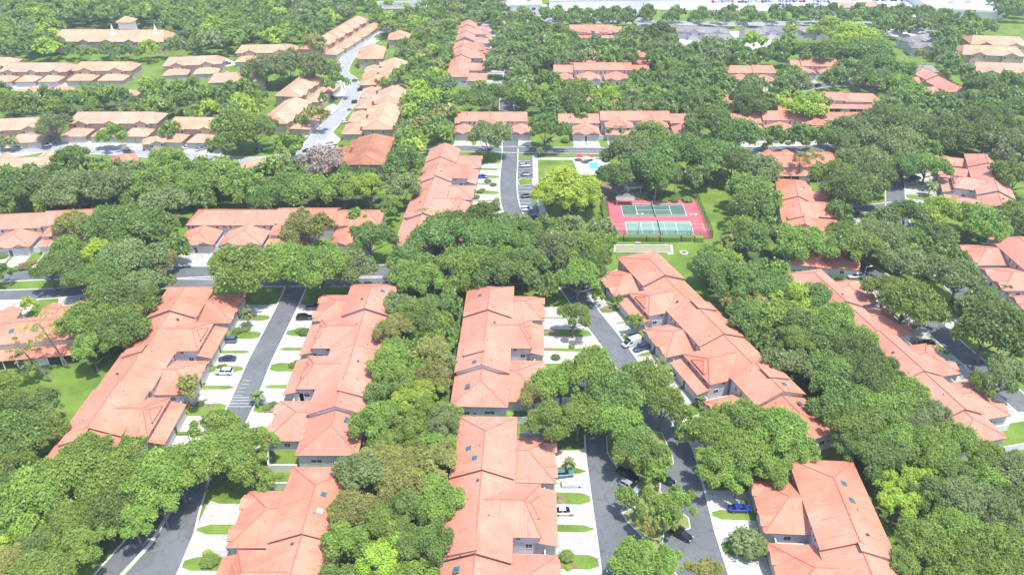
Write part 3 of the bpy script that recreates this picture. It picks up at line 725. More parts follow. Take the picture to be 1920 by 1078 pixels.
# ------------------------------------------------------------ townhouse rows
fA = Frame(-102.2, 124.7, -.4, 1)
townhouse(fA, "long coral tiled terrace on the left with garages facing the striped lane", "the long left terrace", -2, 74,
          [(-2, 8, .1), (8, 24.2, .7), (24.2, 40.4, .1), (40.4, 57.2, -.4), (57.2, 74, .4)],
          [('T', 8.5, 22.5), ('O', 26, 40.2), ('T', 41.7, 55.6), ('O', 58, 73.5)], hips=(4, 5), clere=[(37, 40.4, 1.6), (4, 8, 1.6)], pink=(42,),
          yards=[[(73.8, 14), (73.8, 21)]])
fB = Frame(-34.1, 134.9, 0, -1)
townhouse(fB, "coral tiled terrace beside the centre tree belt, two skylights, near end hipped", "the left centre terrace", -7.3, 64.5,
          [(-7.3, 4.9, -.5), (4.9, 16.4, .9), (16.4, 31, 0), (31, 47.2, .1), (47.2, 64.5, .9)],
          [('O', -.8, 13.6), ('T', 16.4, 30.4, -.6), ('T', 33, 47, -.1), ('O', 49, 63.3)], hips=(7, 6), sky_l=[(2.4, 3.9), (58, 3.6)], clere=[(10, 14, 1.0)], white=(4.9,),
          yards=[[(-6.9, 14), (-6.9, 20.5)], [(-6.9, 20.5), (-1.5, 22)], [(64, 13), (64, 18)]])
fC = Frame(-14.8, 148.2, 1.7, 1)
townhouse(fC, "coral tiled terrace in the picture centre with three skylights and white gable triangle", "the centre terrace", -3.8, 50.8,
          [(-3.8, 7.9, -.5), (7.9, 20.5, .9), (20.5, 34, 0), (34, 50.8, .6)],
          [('O', .4, 17.5), ('T', 20.2, 34.3, -.1), ('O', 36.7, 49.9)], hips=(6.8, 6), sky_l=[(1.6, 3.9), (9.6, 5.0), (42.5, 4.2)], clere=[(13, 17, 1.8)], white=(7.9,), pink=(21, 28), vroad=33,
          yards=[[(-3.6, 14.5), (-3.6, 19.5)], [(50.4, 14.5), (50.4, 21)], [(18.8, 14), (18.8, 20.5)]])
fD = Frame(*fC.w(0, 2.3), 1.7, 1)
townhouse(fD, "coral tiled terrace bottom centre whose garages face the cul-de-sac", "the bottom centre terrace", -62, -8.6,
          [(-62, -49.5, -.6), (-49.5, -43, .2), (-43, -28.3, .1), (-28.3, -8.6, .7)],
          [('O', -60, -45.5), ('T', -43.2, -28.7, -.1), ('O', -26.6, -12.1)], hips=(0, 8), sky_l=[(-21, 3.6), (-24.6, 5.2), (-52.5, 3.8)], clere=[(-49.5, -45, 1.8)], vroad=32, pink=(-18,),
          yards=[[(-9, 14.5), (-9, 19.5)], [(-44.4, 14), (-44.4, 21)]])
fE = Frame(-33.2, 75.0, 0, -1)
townhouse(fE, "coral tiled terrace at the bottom left of centre with dark blue and pale skylights", "the bottom left terrace", -6, 47.9,
          [(-6, 8, 0), (8, 27.6, .1), (27.6, 47.9, .7)],
          [('T', -4, 10), ('T', 12, 26.5, -.1), ('O', 28.6, 43.8)], hips=(0, 8), sky_l=[(38, 5.0), (33.6, 4.8, 1)], vroad=32,
          yards=[[(47.5, 14.2), (47.5, 19.5), (45, 21.5)]])
fF = Frame(75.3, 135.2, -18.45, -1)
townhouse(fF, "long diagonal coral tiled terrace right of the centre beside the white van", "the diagonal terrace", 0, 90.5,
          [(0, 13, -.5), (13, 24.4, .9), (24.4, 39.2, 0), (39.2, 57.4, .5), (57.4, 72, -.3), (72, 90.5, .5)],
          [('O', 6.5, 21.5), ('T', 24.4, 38.2), ('O', 40.5, 54.6), ('T', 57.3, 70.4), ('O', 73, 87)], hips=(6, 8.5), sky_l=[(9.6, 4.3), (16, 4.3)], clere=[(18, 22, 1.0), (51.6, 56, 1.0)], white=(13,), pink=(41, 81), vroad=32,
          yards=[[(56, 13), (56, 20)], [(23, 13), (23, 21)], [(88, 14), (88, 17.5)]])
fG = Frame(100.8, 130.5, -12.6, 1)
townhouse(fG, "coral tiled terrace at the far right edge behind the right tree belt", "the far right terrace", 0, 78,
          [(0, 8, -.4), (8, 22.5, .2), (22.5, 40, .6), (40, 56, 0), (56, 78, .5)],
          [('O', 8.2, 22.3), ('O', 25, 39), ('O', 43.5, 58), ('O', 60, 74)], hips=(5, 6), rw=12.5, vs=21.0, vroad=29, pink=(34,),
          yards=[[(.5, 12.5), (.5, 20)], [(7, 13), (7, 20)]])
fH = Frame(71.5, 78.0, 3.2, -1)
townhouse(fH, "coral tiled terrace at the bottom right with two dark skylights and blue car outside", "the bottom right terrace", -8, 46.8,
          [(-8, 22.3, -.1), (22.3, 46.8, .5)],
          [('O', -6, 8), ('O', 10, 25.6, .1), ('O', 28, 43.2, .1)], hips=(0, 8), sky_l=[(38, 5.0), (33.4, 4.8)], clere=[(20, 22.2, 1.0)], vroad=29.5,
          yards=[[(27, 13.5), (27, 20.5), (26.7, 20.5)], [(26.2, 13.5), (26.2, 20.5)]])
fJ = Frame(-39.4, 224.6, 3.1, 1)
townhouse(fJ, "coral tiled terrace left of the car park road, a blue car on its drive", "the car park terrace", 0, 87.2,
          [(0, 21, -.3), (21, 39.8, .4), (39.8, 54, -.1), (54, 72, .5), (72, 87.2, .9)],
          [('O', 10, 24), ('T', 27.5, 41, -.1), ('O', 43, 56.5), ('T', 58.5, 72.5), ('O', 74, 88.5)], hips=(6, 0), clere=[(51, 54.5, 1.4), (19, 22, 1.4)], rw=13.0, vs=22.2, vroad=31, pink=(44,))
fI = Frame(-113, 253.6, 90, 1)
townhouse(fI, "coral tiled terrace lying across the left centre above the avenue oaks", "the crosswise left terrace", 0, 67.4,
          [(0, 31, 0), (31, 51.5, .6), (51.5, 67.4, -.2)],
          [('O', 0, 12.6), ('O', 14.5, 29), ('T', 30.5, 45), ('O', 51.5, 66)], hips=(5, 5), rw=13, vs=23.5, vroad=35)
fI2 = Frame(-196, 248.2, 84, 1)
townhouse(fI2, "coral tiled terrace at the left edge whose driveway meets the avenue", "the left edge terrace", 0, 60,
          [(0, 33, 0), (33, 60, .5)], [('O', 4, 17), ('O', 19, 32.5), ('T', 35, 49)], hips=(5, 0), rw=13, vs=23.0, vroad=33, pink=(36, 43), group="coral roofed townhouse rows")
fN = Frame(-155, 165.6, 81, -1)
townhouse(fN, "coral tiled terrace at the left edge showing its screened porches and two skylights", "the porch terrace at the left edge", 0, 40,
          [(0, 18, 0), (18, 40, .4)], [('O', 3, 16), ('O', 21.5, 35)], hips=(0, 5), rw=13, vs=22.5, porch=True, sky_l=[(27, 3.6), (21, 3.8)], vroad=30, name="townhouse_row")
fL1 = Frame(-26.8, 359.5, 90, 1)
townhouse(fL1, "small coral roofed terrace directly beyond the car park terrace", "the terrace above the car park", 0, 34,
          [(0, 3, -.5), (3, 34, .3)], [('O', 0, 9), ('T', 10, 24), ('O', 26, 36)], hips=(0, 0), rw=11.5, vs=21.5, vroad=29)
fL2 = Frame(21.5, 359.0, 90, 1)
townhouse(fL2, "coral roofed terrace beyond the pool, its middle section standing higher", "the terrace above the pool", 0, 64,
          [(0, 19.8, -.4), (19.8, 52, .9), (52, 64, -.4)], [('O', 5.8, 18.8), ('T', 21.3, 34.5), ('T', 36.5, 50.5), ('O', 52.5, 64.5)], hips=(0, 0), rw=11.5, vs=21.5, vroad=29)
fL3 = Frame(101, 360, 90, 1)
townhouse(fL3, "coral roofed terrace with three palms in front, right of the pool terrace", "the palm fronted terrace", 0, 67,
          [(0, 16, -.6), (16, 48, .7), (48, 67, 0)], [('O', 2, 15.6), ('O', 16.6, 30.6), ('T', 33.4, 46)], hips=(0, 5), rw=11.5, vs=22, vroad=31)
fM1 = Frame(23.3, 444.8, 90, 1)
townhouse(fM1, "distant coral roofed terrace with a long window band, top centre", "the top centre terrace", 0, 54,
          [(0, 11.5, -.6), (11.5, 43.8, .7), (43.8, 54, -.6)], [('O', 1.5, 10.7), ('O', 12.7, 26), ('O', 28, 41.5)], hips=(0, 0), rw=11.5, vs=21, vroad=28)
fM2 = Frame(38.3, 541.5, 90, 1)
townhouse(fM2, "farthest coral roofed terrace near the top edge, left of the gray condominiums", "the farthest coral terrace", 0, 38,
          [(0, 29, .3), (29, 38, -.7)], [('T', 3, 14.4), ('T', 16.5, 28.5)], hips=(0, 3), rw=11.5, vs=20, vroad=26)
fK1 = Frame(-36, 505, 0, 1)
townhouse(fK1, "coral roofed terrace end-on at the top, farther of two in line", "the farther end-on terrace", 0, 47,
          [(0, 16, -.4), (16, 32, 0), (32, 47, .5)], [('O', 1, 14), ('T', 17, 30), ('O', 33, 45)], hips=(0, 0), rw=12, vs=22, vroad=28)
fK2 = Frame(-36, 421, 0, 1)
townhouse(fK2, "coral roofed terrace end-on at the top, nearer of two in line", "the nearer end-on terrace", 0, 76,
          [(0, 17, .3), (17, 39, -.3), (39, 60, .2), (60, 76, .5)], [('O', 1, 15), ('O', 22, 36), ('T', 41, 56), ('T', 60, 74)], hips=(4, 4), rw=12, vs=22, vroad=28)
fQ = Frame(87.6, 214, 12.5, 1)
townhouse(fQ, "coral roofed terrace right of the tennis court lawn, palms at its drive", "the terrace right of the court", 0, 68,
          [(0, 23, -.5), (23, 31, .8), (31, 47, 0), (47, 68, .5)], [('O', 4, 18), ('T', 22, 36), ('T', 37.5, 51), ('O', 52, 66)], hips=(5, 6), rw=13, vs=22.3, vroad=30, clere=[(28, 31, 1.5)])
fS = Frame(104, 293.4, 90, -1)
townhouse(fS, "coral roofed block with dark screened porches right of the court trees", "the porch block right of the court", 0, 42,
          [(0, 20, 0), (20, 42, .5)], [('O', 3, 17), ('O', 22, 36)], rw=11, vs=22, hips=(3, 3), porch=True, vroad=29)
fR = Frame(181.5, 250, 21, -1)
townhouse(fR, "coral roofed terrace on the right beside parked cars and a banana palm", "the upper right terrace", 0, 56,
          [(0, 12, -.4), (12, 30, .3), (30, 41, 0), (41, 56, .4)], [('O', 2, 14), ('T', 17, 30), ('O', 32.5, 45), ('O', 47, 57)], rw=13, vs=23.5, hips=(0, 5), clere=[(34, 38, 1.5)], vroad=32)
fU = Frame(173, 168, 0, -1)
townhouse(fU, "coral roofed terrace cut by the right edge, white garden wall at its far end", "the terrace cut by the right edge", 0, 63.5,
          [(0, 28, -.3), (28, 63.5, .4)], [('O', 16, 30), ('O', 32.5, 46.7), ('O', 48.2, 62.5)], rw=14, vs=24, hips=(0, 6), vroad=32, yards=[[(63.2, 14), (63.2, 21)]])
fV = Frame(238, 397, -6, -1)
townhouse(fV, "coral roofed terrace seen askew beside the gray houses, upper right", "the askew upper right terrace", 0, 38,
          [(0, 20, -.3), (20, 38, .4)], [('O', 3, 15), ('O', 20, 33)], rw=13, vs=21, hips=(4, 4), vroad=0)
fW = Frame(160, 455, 93, 1)
townhouse(fW, "coral roofed terrace with one palm before it, upper right above the lot", "the upper right palm terrace", 0, 29,
          [(0, 6, -.5), (6, 29, .3)], [('O', 0, 13), ('O', 15, 28)], rw=11.5, vs=19, hips=(0, 3), vroad=25)
fX = Frame(152, 379.5, 93, -1)
townhouse(fX, "coral roofed block with dark porches above a bright lawn, upper right", "the porch block upper right", 0, 33,
          [(0, 14, .4), (14, 33, 0)], [('O', 2, 13), ('O', 16, 28)], rw=11, vs=21, hips=(0, 4), porch=True, vroad=0)
fY = Frame(36, 376, 90, -1)
townhouse(fY, "coral roofed block mostly hidden by the trees beyond the pool terrace", "the hidden block beyond the pool", 0, 105,
          [(0, 30, 0), (30, 60, .4), (60, 105, 0)], [('O', 3, 17), ('O', 20, 34), ('O', 55, 69), ('O', 80, 94)], rw=11, vs=21, hips=(3, 3), porch=True, vroad=27, clearance=False)
fZ = Frame(20, 462, 90, -1)
townhouse(fZ, "coral roofed block behind a dark tree row, top centre, dark porches showing", "the hidden block top centre", 0, 88,
          [(0, 40, 0), (40, 88, .4)], [('O', 3, 17), ('O', 20, 34), ('O', 60, 74)], rw=11, vs=21, hips=(3, 3), porch=True, vroad=0, detail=False, clearance=False)
fP = Frame(121, 442, 95, 1)
townhouse(fP, "coral roofed block peeping between oaks, upper right of the top centre", "the peeping upper block", 0, 27,
          [(0, 14, 0), (14, 27, .4)], [('O', 1, 12), ('O', 14, 25)], rw=11.5, vs=20, hips=(2, 2), vroad=27, detail=False)
fP2 = Frame(118, 380, 90, -1)
fO = Frame(76, 276, 90, 1)

# ------------------------------------------------------------ tan villas and other houses
T_ = dict(px=0)
villa(70, 118, 38, 90, "pale tan roofed villa at the left edge behind driveways, twin reddish gables", "the leftmost tan villa")
villa(198, 116, 34, 90, "pale tan roofed villa with twin gables, second from left in the upper line", "the second tan villa")
villa(362, 106, 33, 80, "tan roofed villa set askew with open garages, third in the upper line", "the askew tan villa")
villa(445, 136, 30, 82, "tan roofed villa with a dark screened balcony facing the near trees", "the balcony tan villa", flip=-1, gar=False)
villa(28, 222, 34, 82, "tan roofed villa at the left edge behind two pale palms", "the tan villa by the pale palms")
villa(218, 210, 42, 90, "broad tan roofed villa with two olive gables, middle left", "the broad tan villa")
villa(368, 220, 26, 93, "small orange tan roofed villa between dark trees, middle left", "the small orange villa")
villa(36, 296, 34, 82, "pale pink tan roofed villa at the left edge above the tree band", "the pink tan villa", flip=-1, gar=False, zc=7.0, ze=4.5)
villa(232, 290, 10, 60, "small coral roofed house corner showing between trees, left", "the small coral corner", gar=False, zc=6, ze=3.4, mats=(ROOF, STUCCO, CAP), group="lone houses", cat="house", name="house")
villa(470, 303, 14, 60, "small orange roof showing between trees left of the bare tree", "the small orange roof", gar=False, zc=6, ze=3.4, group="lone houses", cat="house", name="house", mats=(ROOF_ORANGE, STUCCO_TAN, CAP_TAN))
villa(78, 166, 28, 80, "low pale pink roofed building below the leftmost tan villa", "the low pink roof at the left", flip=-1, gar=False, zc=6.5, ze=4)
villa(226, 168, 20, 95, "low orange tan garage block below the second tan villa", "the low garage block", gar=False, zc=5.5, ze=3.4, dep=9)
villa(2, 108, 16, 85, "tan roofed villa cut off by the left edge above the leftmost villa", "the villa cut by the left edge", gar=False)
villa(292, 256, 12, 70, "tiny tan garage roof beside the broad tan villa's right end", "the tiny tan garage", gar=False, zc=5, ze=3.2, dep=8)
villa(500, 84, 36, 86, "tan roofed villa with a dark gable, left of the yellow tree", "the villa by the yellow tree")
villa(598, 72, 32, 12, "tan roofed villa stepping up beside the pale street, nearest of three joined", "the nearest stepped villa", mats=(ROOF_ORANGE, STUCCO_TAN, CAP_TAN))
villa(633, 52, 29, 12, "tan roofed villa stepping up beside the pale street, middle of three joined", "the middle stepped villa", mats=(ROOF_ORANGE, STUCCO_TAN, CAP_TAN))
villa(660, 36, 27, 12, "tan roofed villa stepping up beside the pale street, farthest of three joined", "the farthest stepped villa", mats=(ROOF_ORANGE, STUCCO_TAN, CAP_TAN))
villa(560, 152, 34, 8, "tan roofed villa left of the street bend with balconies on its near end", "the villa at the street bend")
villa(534, 198, 33, 8, "tan roofed villa left of the street, below its twin, tree at its corner", "the lower left street villa")
villa(697, 90, 27, -4, "orange tan roofed villa right of the street with tall near wall", "the tall walled villa", flip=-1, gar=False, mats=(ROOF_ORANGE, STUCCO_TAN, CAP_TAN), dep=15)
villa(748, 60, 16, -4, "orange tan roof half hidden behind trees at the top of the street", "the hidden street villa", gar=False, mats=(ROOF_ORANGE, STUCCO_TAN, CAP_TAN))
villa(736, 122, 38, -3, "tan roofed villa right of the street, second from the top", "the second street villa", flip=-1)
villa(734, 163, 36, -2, "tan roofed villa right of the street, third from the top", "the third street villa", flip=-1)
villa(717, 208, 34, 0, "tan roofed villa right of the street, fourth from the top", "the fourth street villa", flip=-1)
villa(694, 270, 31, 0, "brown stained orange roofed villa nearest the bare tree, tall tan end wall", "the brown stained villa", flip=-1, gar=True, mats=(ROOF_BROWN, STUCCO_TAN, CAP_TAN), dep=16, ze=7.5, zc=10.5)
# club house with spires
r_, cf = villa(212, 56, 72, 91, "long tan roofed clubhouse with two pale spires and a lantern tower", "the clubhouse", dep=22, zc=12, ze=7, gar=False, group="tan roofed villas", cat="clubhouse", name="clubhouse")
for (u, v) in ((9, 3), (36, 2)):
    sp = MB(); p = cf.T(u - 8, v); n_ = 12
    for k in range(n_):
        a0, a1 = 2 * math.pi * k / n_, 2 * math.pi * (k + 1) / n_
        sp.face([(p[0] + 2.6 * math.cos(a0), p[1] + 2.6 * math.sin(a0), 9), (p[0] + 2.6 * math.cos(a1), p[1] + 2.6 * math.sin(a1), 9), (p[0] + 0.8 * math.cos(a1), p[1] + 0.8 * math.sin(a1), 13), (p[0] + 0.8 * math.cos(a0), p[1] + 0.8 * math.sin(a0), 13)])
        sp.face([(p[0] + 0.8 * math.cos(a0), p[1] + 0.8 * math.sin(a0), 13), (p[0] + 0.8 * math.cos(a1), p[1] + 0.8 * math.sin(a1), 13), (p[0], p[1], 16.5)])
    sp.build("spire", STUCCO_WHITE, r_)
tw = MB(); p = cf.T(8, -4); tw.box(p[0] - 4, p[0] + 4, p[1] - 4, p[1] + 4, 9, 16.5); tw.build("lantern_tower", STUCCO_WHITE, r_)
tw = MB(); f_ = Frame(0, 0, 90, 1); roof_block(tw, f_, p[0] - 5.2, p[0] + 5.2, -p[1] - 5.2, -p[1] + 5.2, 16.6, 19.5, 'u', 5, 5); tw.build("tower_roof", [ROOF_TAN, FASCIA, CAP_TAN], r_)
GM = (ROOF_GRAY, STUCCO, CAP_GRAY)
for a in ((1303, 50, 46, 100, "long gray roofed condominium at the top, left of two behind oaks", "the left gray condominium", 13),
          (1492, 50, 50, 90, "long gray roofed condominium at the top behind the tree row", "the long gray condominium", 13),
          (1345, 64, 22, 100, "gray roofed house directly below the left gray condominium", "the gray house below the condominium", 12), (1412, 54, 16, 90, "small gray roofed house between the two long gray condominiums", "the small middle gray house", 12),
          (1300, 84, 20, 40, "gray roofed house with white end wall between oaks, top centre right", "the gray white walled house", 11),
          (1722, 66, 26, 60, "gray gabled house upper right, farthest of the three", "the farthest gray gabled house", 13),
          (1735, 80, 18, 100, "gray gabled house upper right with small dark attic window", "the middle gray gabled house", 12),
          (1728, 122, 18, 100, "gray roofed house upper right touching the askew coral terrace", "the nearest gray gabled house", 10),
          (1595, 50, 24, 92, "gray roofed block right of the long condominium, half behind trees", "the right gray block", 12)):
    villa(a[0], a[1], a[2], a[3], a[4], a[5], mats=GM, gar=False, dep=a[6], zc=7.5, ze=5, group="gray roofed houses", cat="house", name="gray_house")
for a in ((1868, 68, 34, 100, "orange tiled villa at the upper right edge, farthest of three", ROOF_TAN), (1856, 86, 36, 98, "pale orange tiled villa at the upper right edge, middle of three", ROOF_TAN), (1878, 118, 34, 98, "bright coral tiled villa at the upper right edge, nearest of three", ROOF_ORANGE)):
    villa(a[0], a[1], a[2], a[3], a[4], a[4].split(',')[1].strip() + " upper right villa", mats=(a[5], STUCCO_TAN, CAP_TAN), gar=False, dep=20, zc=9, ze=5.5, group="orange villas upper right")
def flat_block(poly_px, h, label, phrase, m, name="commercial_building", units=3, stripes=0, cat="building", wall=None, windows=0):
    P = [Vector(W(x, y, h)) for x, y in poly_px]; c = sum(P, Vector((0, 0))) / len(P); root = empty(name, (c.x, c.y, 0), 0, label, cat, "distant commercial buildings"); landmark(phrase, c.x, c.y)
    L = [p - c for p in P]; a = MB(); a.prism(L, 0, h - .5); a.build("wall", wall or STUCCO_WHITE, root)
    b = MB(); b.prism([p * 1.01 for p in L], h - .49, h, 0); b.build("roof", m, root)
    q = MB()
    for i in range(len(L)):
        p0, p1 = L[i], L[(i + 1) % len(L)]; d = (p1 - p0).normalized(); nn = Vector((-d.y, d.x)) * .2
        q.prism([p0 + nn, p1 + nn, p1 - nn, p0 - nn], h + .003, h + .9)
    q.build("parapet", wall or STUCCO_WHITE, root)
    rr = random.Random(len(label))
    for k in range(units):
        t, s = rr.uniform(.15, .85), rr.uniform(.2, .8); p = (L[0] * (1 - t) + L[1] * t) * (1 - s) + (L[3] * (1 - t) + L[2] * t) * s
        u = MB(); u.box(p.x - 2, p.x + 2, p.y - 1.3, p.y + 1.3, h + .003, h + 1.8); u.box(p.x - 1.5, p.x + 1.5, p.y - .9, p.y + .9, h + 1.8, h + 2.2, 1); u.build("rooftop_unit", [STUCCO, VENTM], root)
    if windows:
        p0, p1 = (L[-1], L[-2]) if len(L) == 4 else (L[0], L[1])
        d = (p1 - p0); n_ = windows; rz = math.atan2(d.y, d.x)
        for fl in range(max(1, int(h // 3.6))):
            for k in range(n_):
                p = p0 + d * ((k + .5) / n_); w_ = MB(); w_.box(-1.3, 1.3, -.12, .05, -.8, .8); inst("window", w_.mesh("window", [GLASSW]), root, (p.x, p.y, 2 + fl * 3.4), (0, 0, rz))
    return root
flat_block([(705, 6), (800, 4), (800, 16), (718, 18)], 11, "gray roofed office building with a central atrium at the top, left of centre", "the office building", ROOF_GRAY, units=2, windows=8)
flat_block([(925, -6), (1015, -8), (1015, 10), (930, 12)], 8, "white store with dark doorway at the top edge, left of the far car park", "the left white store", STUCCO_WHITE, units=3, windows=3)
flat_block([(1030, -10), (1180, -12), (1180, 0), (1030, 3)], 7, "low gray store roof at the top edge, centre", "the low gray store", plain("gray_membrane", (.46, .43, .42), .9), units=2)
flat_block([(1700, -12), (1905, -14), (1878, 24), (1745, 16)], 5, "huge white roofed store at the top right corner, six rooftop units", "the huge white store", STUCCO_WHITE, units=6)
flat_block([(1560, 6), (1640, 4), (1650, 14), (1570, 16)], 6, "low store with an orange tiled front at the top right", "the orange fronted store", ROOF_ORANGE, units=1, windows=4)
flat_block([(1180, -14), (1330, -15), (1330, -2), (1180, 0)], 6, "pale store roof at the very top edge beside the junction", "the pale junction store", plain("pale_membrane", (.6, .57, .55), .9), units=1)
# ------------------------------------------------------------ courts, pool and other grounds
def bil(q, s, t):
    a, b, c, d = [Vector(p) for p in q]      # far-left, far-right, near-right, near-left ; s across, t towards the camera
    return (a * (1 - s) + b * s) * (1 - t) + (d * (1 - s) + c * s) * t
ENC = [W(1136, 376.5), W(1306, 374.7), W(1335.7, 447.9), W(1146.6, 447.5)]
sheet("court_surface", ENC, .04, CRED, world=True)
landmark("the tennis courts", *bil(ENC, .5, .5))
def court(q_px, m, extra):
    q = [W(*p) for p in q_px]; c = bil(q, .5, .5)
    root = empty("tennis_court", (c.x, c.y, 0), 0, extra[0], "tennis court", "tennis courts side by side")
    def P(s, t, z): p = bil(q, s, t) - c; return (p.x, p.y, z)
    a = MB(); a.face([P(0, 0, .055), P(1, 0, .055), P(1, 1, .055), P(0, 1, .055)][::-1]); a.build("playing_surface", m, root)
    l = MB(); L_, Wd = 23.77, 10.97
    def ln(s0, t0, s1, t1, w=.07):
        p0, p1 = Vector(P(s0, t0, .068)), Vector(P(s1, t1, .068)); d = (p1 - p0).normalized(); n_ = Vector((-d.y, d.x, 0)) * w; l.face([p0 + n_, p0 - n_, p1 - n_, p1 + n_])
    for t in (0, 1): ln(0, t, 1, t)
    for s in (0, 1): ln(s, 0, s, 1)
    for t in (.125, .875): ln(0, t, 1, t)
    for s in (.231, .769): ln(s, .125, s, .875)
    ln(.231, .5, .769, .5)
    if extra[1]:
        for s in (.41, .59): ln(s, .125, s, .875, .05)
        for (s0, s1) in ((-.18, 0), (1, 1.18)):
            ln(s0, .2, s1, .2, .05); ln(s0, .8, s1, .8, .05); ln(s0, .5, s1, .5, .05); s_ = s0 if s0 < 0 else s1; ln(s_, .2, s_, .8, .05)
    l.build("court_lines", PAINT, root)
    nb = MB(); p0, p1 = Vector(P(.5, -.09, 0)), Vector(P(.5, 1.09, 0)); d = (p1 - p0); n_ = Vector((-d.y, d.x, 0)).normalized() * .02
    for k in range(12):
        a0, a1 = p0 + d * k / 12, p0 + d * (k + 1) / 12
        nb.face([a0 + Vector((0, 0, .12)), a1 + Vector((0, 0, .12)), a1 + Vector((0, 0, .92)), a0 + Vector((0, 0, .92))])
    nb.build("net", SCREEN, root)
    tb = MB(); tb.tube(p0 + Vector((0, 0, .97)), p1 + Vector((0, 0, .97)), .06, .06, 4); tb.build("net_tape", TRIM, root)
    for p in (p0, p1): b = MB(); b.tube(p + Vector((0, 0, .02)), p + Vector((0, 0, 1.1)), .06, .06, 6); b.build("net_post", VENTM, root)
court([(1163.5, 383.2), (1280, 382.6), (1287.8, 405.8), (1169, 406)], CGRN, ("dark green tennis court, the farther of the two in the red enclosure", False))
court([(1172.2, 415.6), (1293.8, 415.6), (1302, 441.3), (1176.8, 441.7)], CPALE, ("pale green tennis court with extra pickleball lines, the nearer of the two", True))
def mesh_alpha(t, out):
    co = N(t, "ShaderNodeTexCoord").outputs['Object']
    p = N(t, "ShaderNodeBsdfDiffuse"); p.inputs[0].default_value = (.05, .10, .07, 1); tr = N(t, "ShaderNodeBsdfTransparent"); m = N(t, "ShaderNodeMixShader"); m.inputs[0].default_value = .42
    t.links.new(tr.outputs[0], m.inputs[1]); t.links.new(p.outputs[0], m.inputs[2]); t.links.new(m.outputs[0], out.inputs[0])
CHAIN = mat("green_chain_link", mesh_alpha)
POST = plain("dark_green_post", (.03, .06, .045), .6)
cn = bil(ENC, .5, .5)
fr_ = empty("court_fence", (cn.x, cn.y, 0), 0, "tall dark green chain link fence around the red tennis enclosure", "fence")
E2 = [Vector(p) - cn for p in ENC]
for i in range(4):
    p0, p1 = E2[i], E2[(i + 1) % 4]; n_ = max(4, int((p1 - p0).length / 4))
    f = MB(); f.face([(*p0, .1), (*p1, .1), (*p1, 3.0), (*p0, 3.0)]); f.build("chain_link_panel", CHAIN, fr_)
    f = MB(); f.tube((*p0, 3.0), (*p1, 3.0), .05, .05, 5); f.build("top_rail", POST, fr_)
    for k in range(n_): p = p0 + (p1 - p0) * k / n_; f = MB(); f.tube((*p, 0), (*p, 3.05), .06, .06, 6); f.build("post", POST, fr_)
POLE = plain("galvanised_pole", (.42, .43, .43), .5, .3)
for i, (bx, by, lab) in enumerate(((1195.5, 446, "court floodlight pole before the pale green court, left one"), (1294, 447, "court floodlight pole before the pale green court, right one"), (1175, 366, "pole light behind the dark green court, left, beside the shelter"), (1264, 364, "pole light behind the dark green court, right, against the oaks"))):
    x, y = W(bx, by); r_ = empty("light_pole", (x, y, 0), 0, lab, "lamp post", "tennis court light poles")
    b = MB(); b.tube((0, 0, 0), (0, 0, 9.2), .13, .08, 8); b.build("pole", POLE, r_)
    b = MB(); b.tube((-.9, 0, 9.2), (.9, 0, 9.2), .06, .06, 6); b.build("cross_arm", POLE, r_)
    for s in (-1, 1): b = MB(); b.box(s * .9 - .35, s * .9 + .35, -.25, .25, 9.05, 9.35); b.build("lamp_head", TRIM, r_)
# bocce lane, pool, shelter yard
sheet("lawn", [(1150, 450), (1330, 452), (1345, 500), (1300, 560), (1230, 500), (1150, 495)], .02, GRASS)
bo = [W(1153, 461), W(1256, 461), W(1260, 474), W(1152, 474)]; bc = bil(bo, .5, .5); r_ = empty("bocce_court", (bc.x, bc.y, 0), 0, "sandy bocce lane in a pale concrete border below the tennis hedge", "bocce court")
b = MB(); b.face([(*(bil(bo, s, t) - bc), .07) for s, t in ((0, 0), (0, 1), (1, 1), (1, 0))]); b.build("sand_lane", plain("tan_sand", (.30, .29, .17), .95), r_)
for (s0, t0), (s1, t1) in (((0, 0), (1, 0)), ((1, 0), (1, 1)), ((1, 1), (0, 1)), ((0, 1), (0, 0))):
    p0, p1 = bil(bo, s0, t0) - bc, bil(bo, s1, t1) - bc; d = (p1 - p0).normalized(); n_ = Vector((-d.y, d.x)) * (.35 if t0 != t1 or t0 == 0 else .15)
    b = MB(); b.prism([p0 + n_, p1 + n_, p1 - n_, p0 - n_], 0, .28); b.build("border", CONC, r_)
sheet("pavement", [(1250, 459), (1261, 459), (1263, 477), (1251, 477)], .05, CONC)
x, y = W(1282, 475); r_ = empty("fire_ring", (x, y, 0), 0, "round pale stone ring alone on the lawn right of the bocce lane", "stone ring")
b = MB()
for k in range(16):
    a0, a1 = k * math.pi / 8, (k + 1) * math.pi / 8; b.prism([(.9 * math.cos(a0), .9 * math.sin(a0)), (1.5 * math.cos(a0), 1.5 * math.sin(a0)), (1.5 * math.cos(a1), 1.5 * math.sin(a1)), (.9 * math.cos(a1), .9 * math.sin(a1))], 0, .35)
b.build("stone_rim", CONC, r_); b = MB(); b.tube((0, 0, 0), (0, 0, .1), .88, .88, 16); b.build("ash_bed", MULCH, r_)
x, y = W(1196, 458); r_ = empty("park_bench", (x, y, 0), 0, "tan bench behind the bocce lane, against the court hedge", "bench")
b = MB(); b.box(-.9, .9, -.25, .25, .42, .48); b.build("seat", PAVER, r_); b = MB(); b.box(-.9, .9, .25, .31, .5, .95); b.build("backrest", PAVER, r_)
for s in (-1, 1): b = MB(); b.box(s * .7 - .05, s * .7 + .05, -.22, .3, 0, .42); b.build("leg", VENTM, r_)
sheet("pool_deck", [(1072, 296), (1140, 294), (1150, 330), (1085, 330)], .045, CONC)
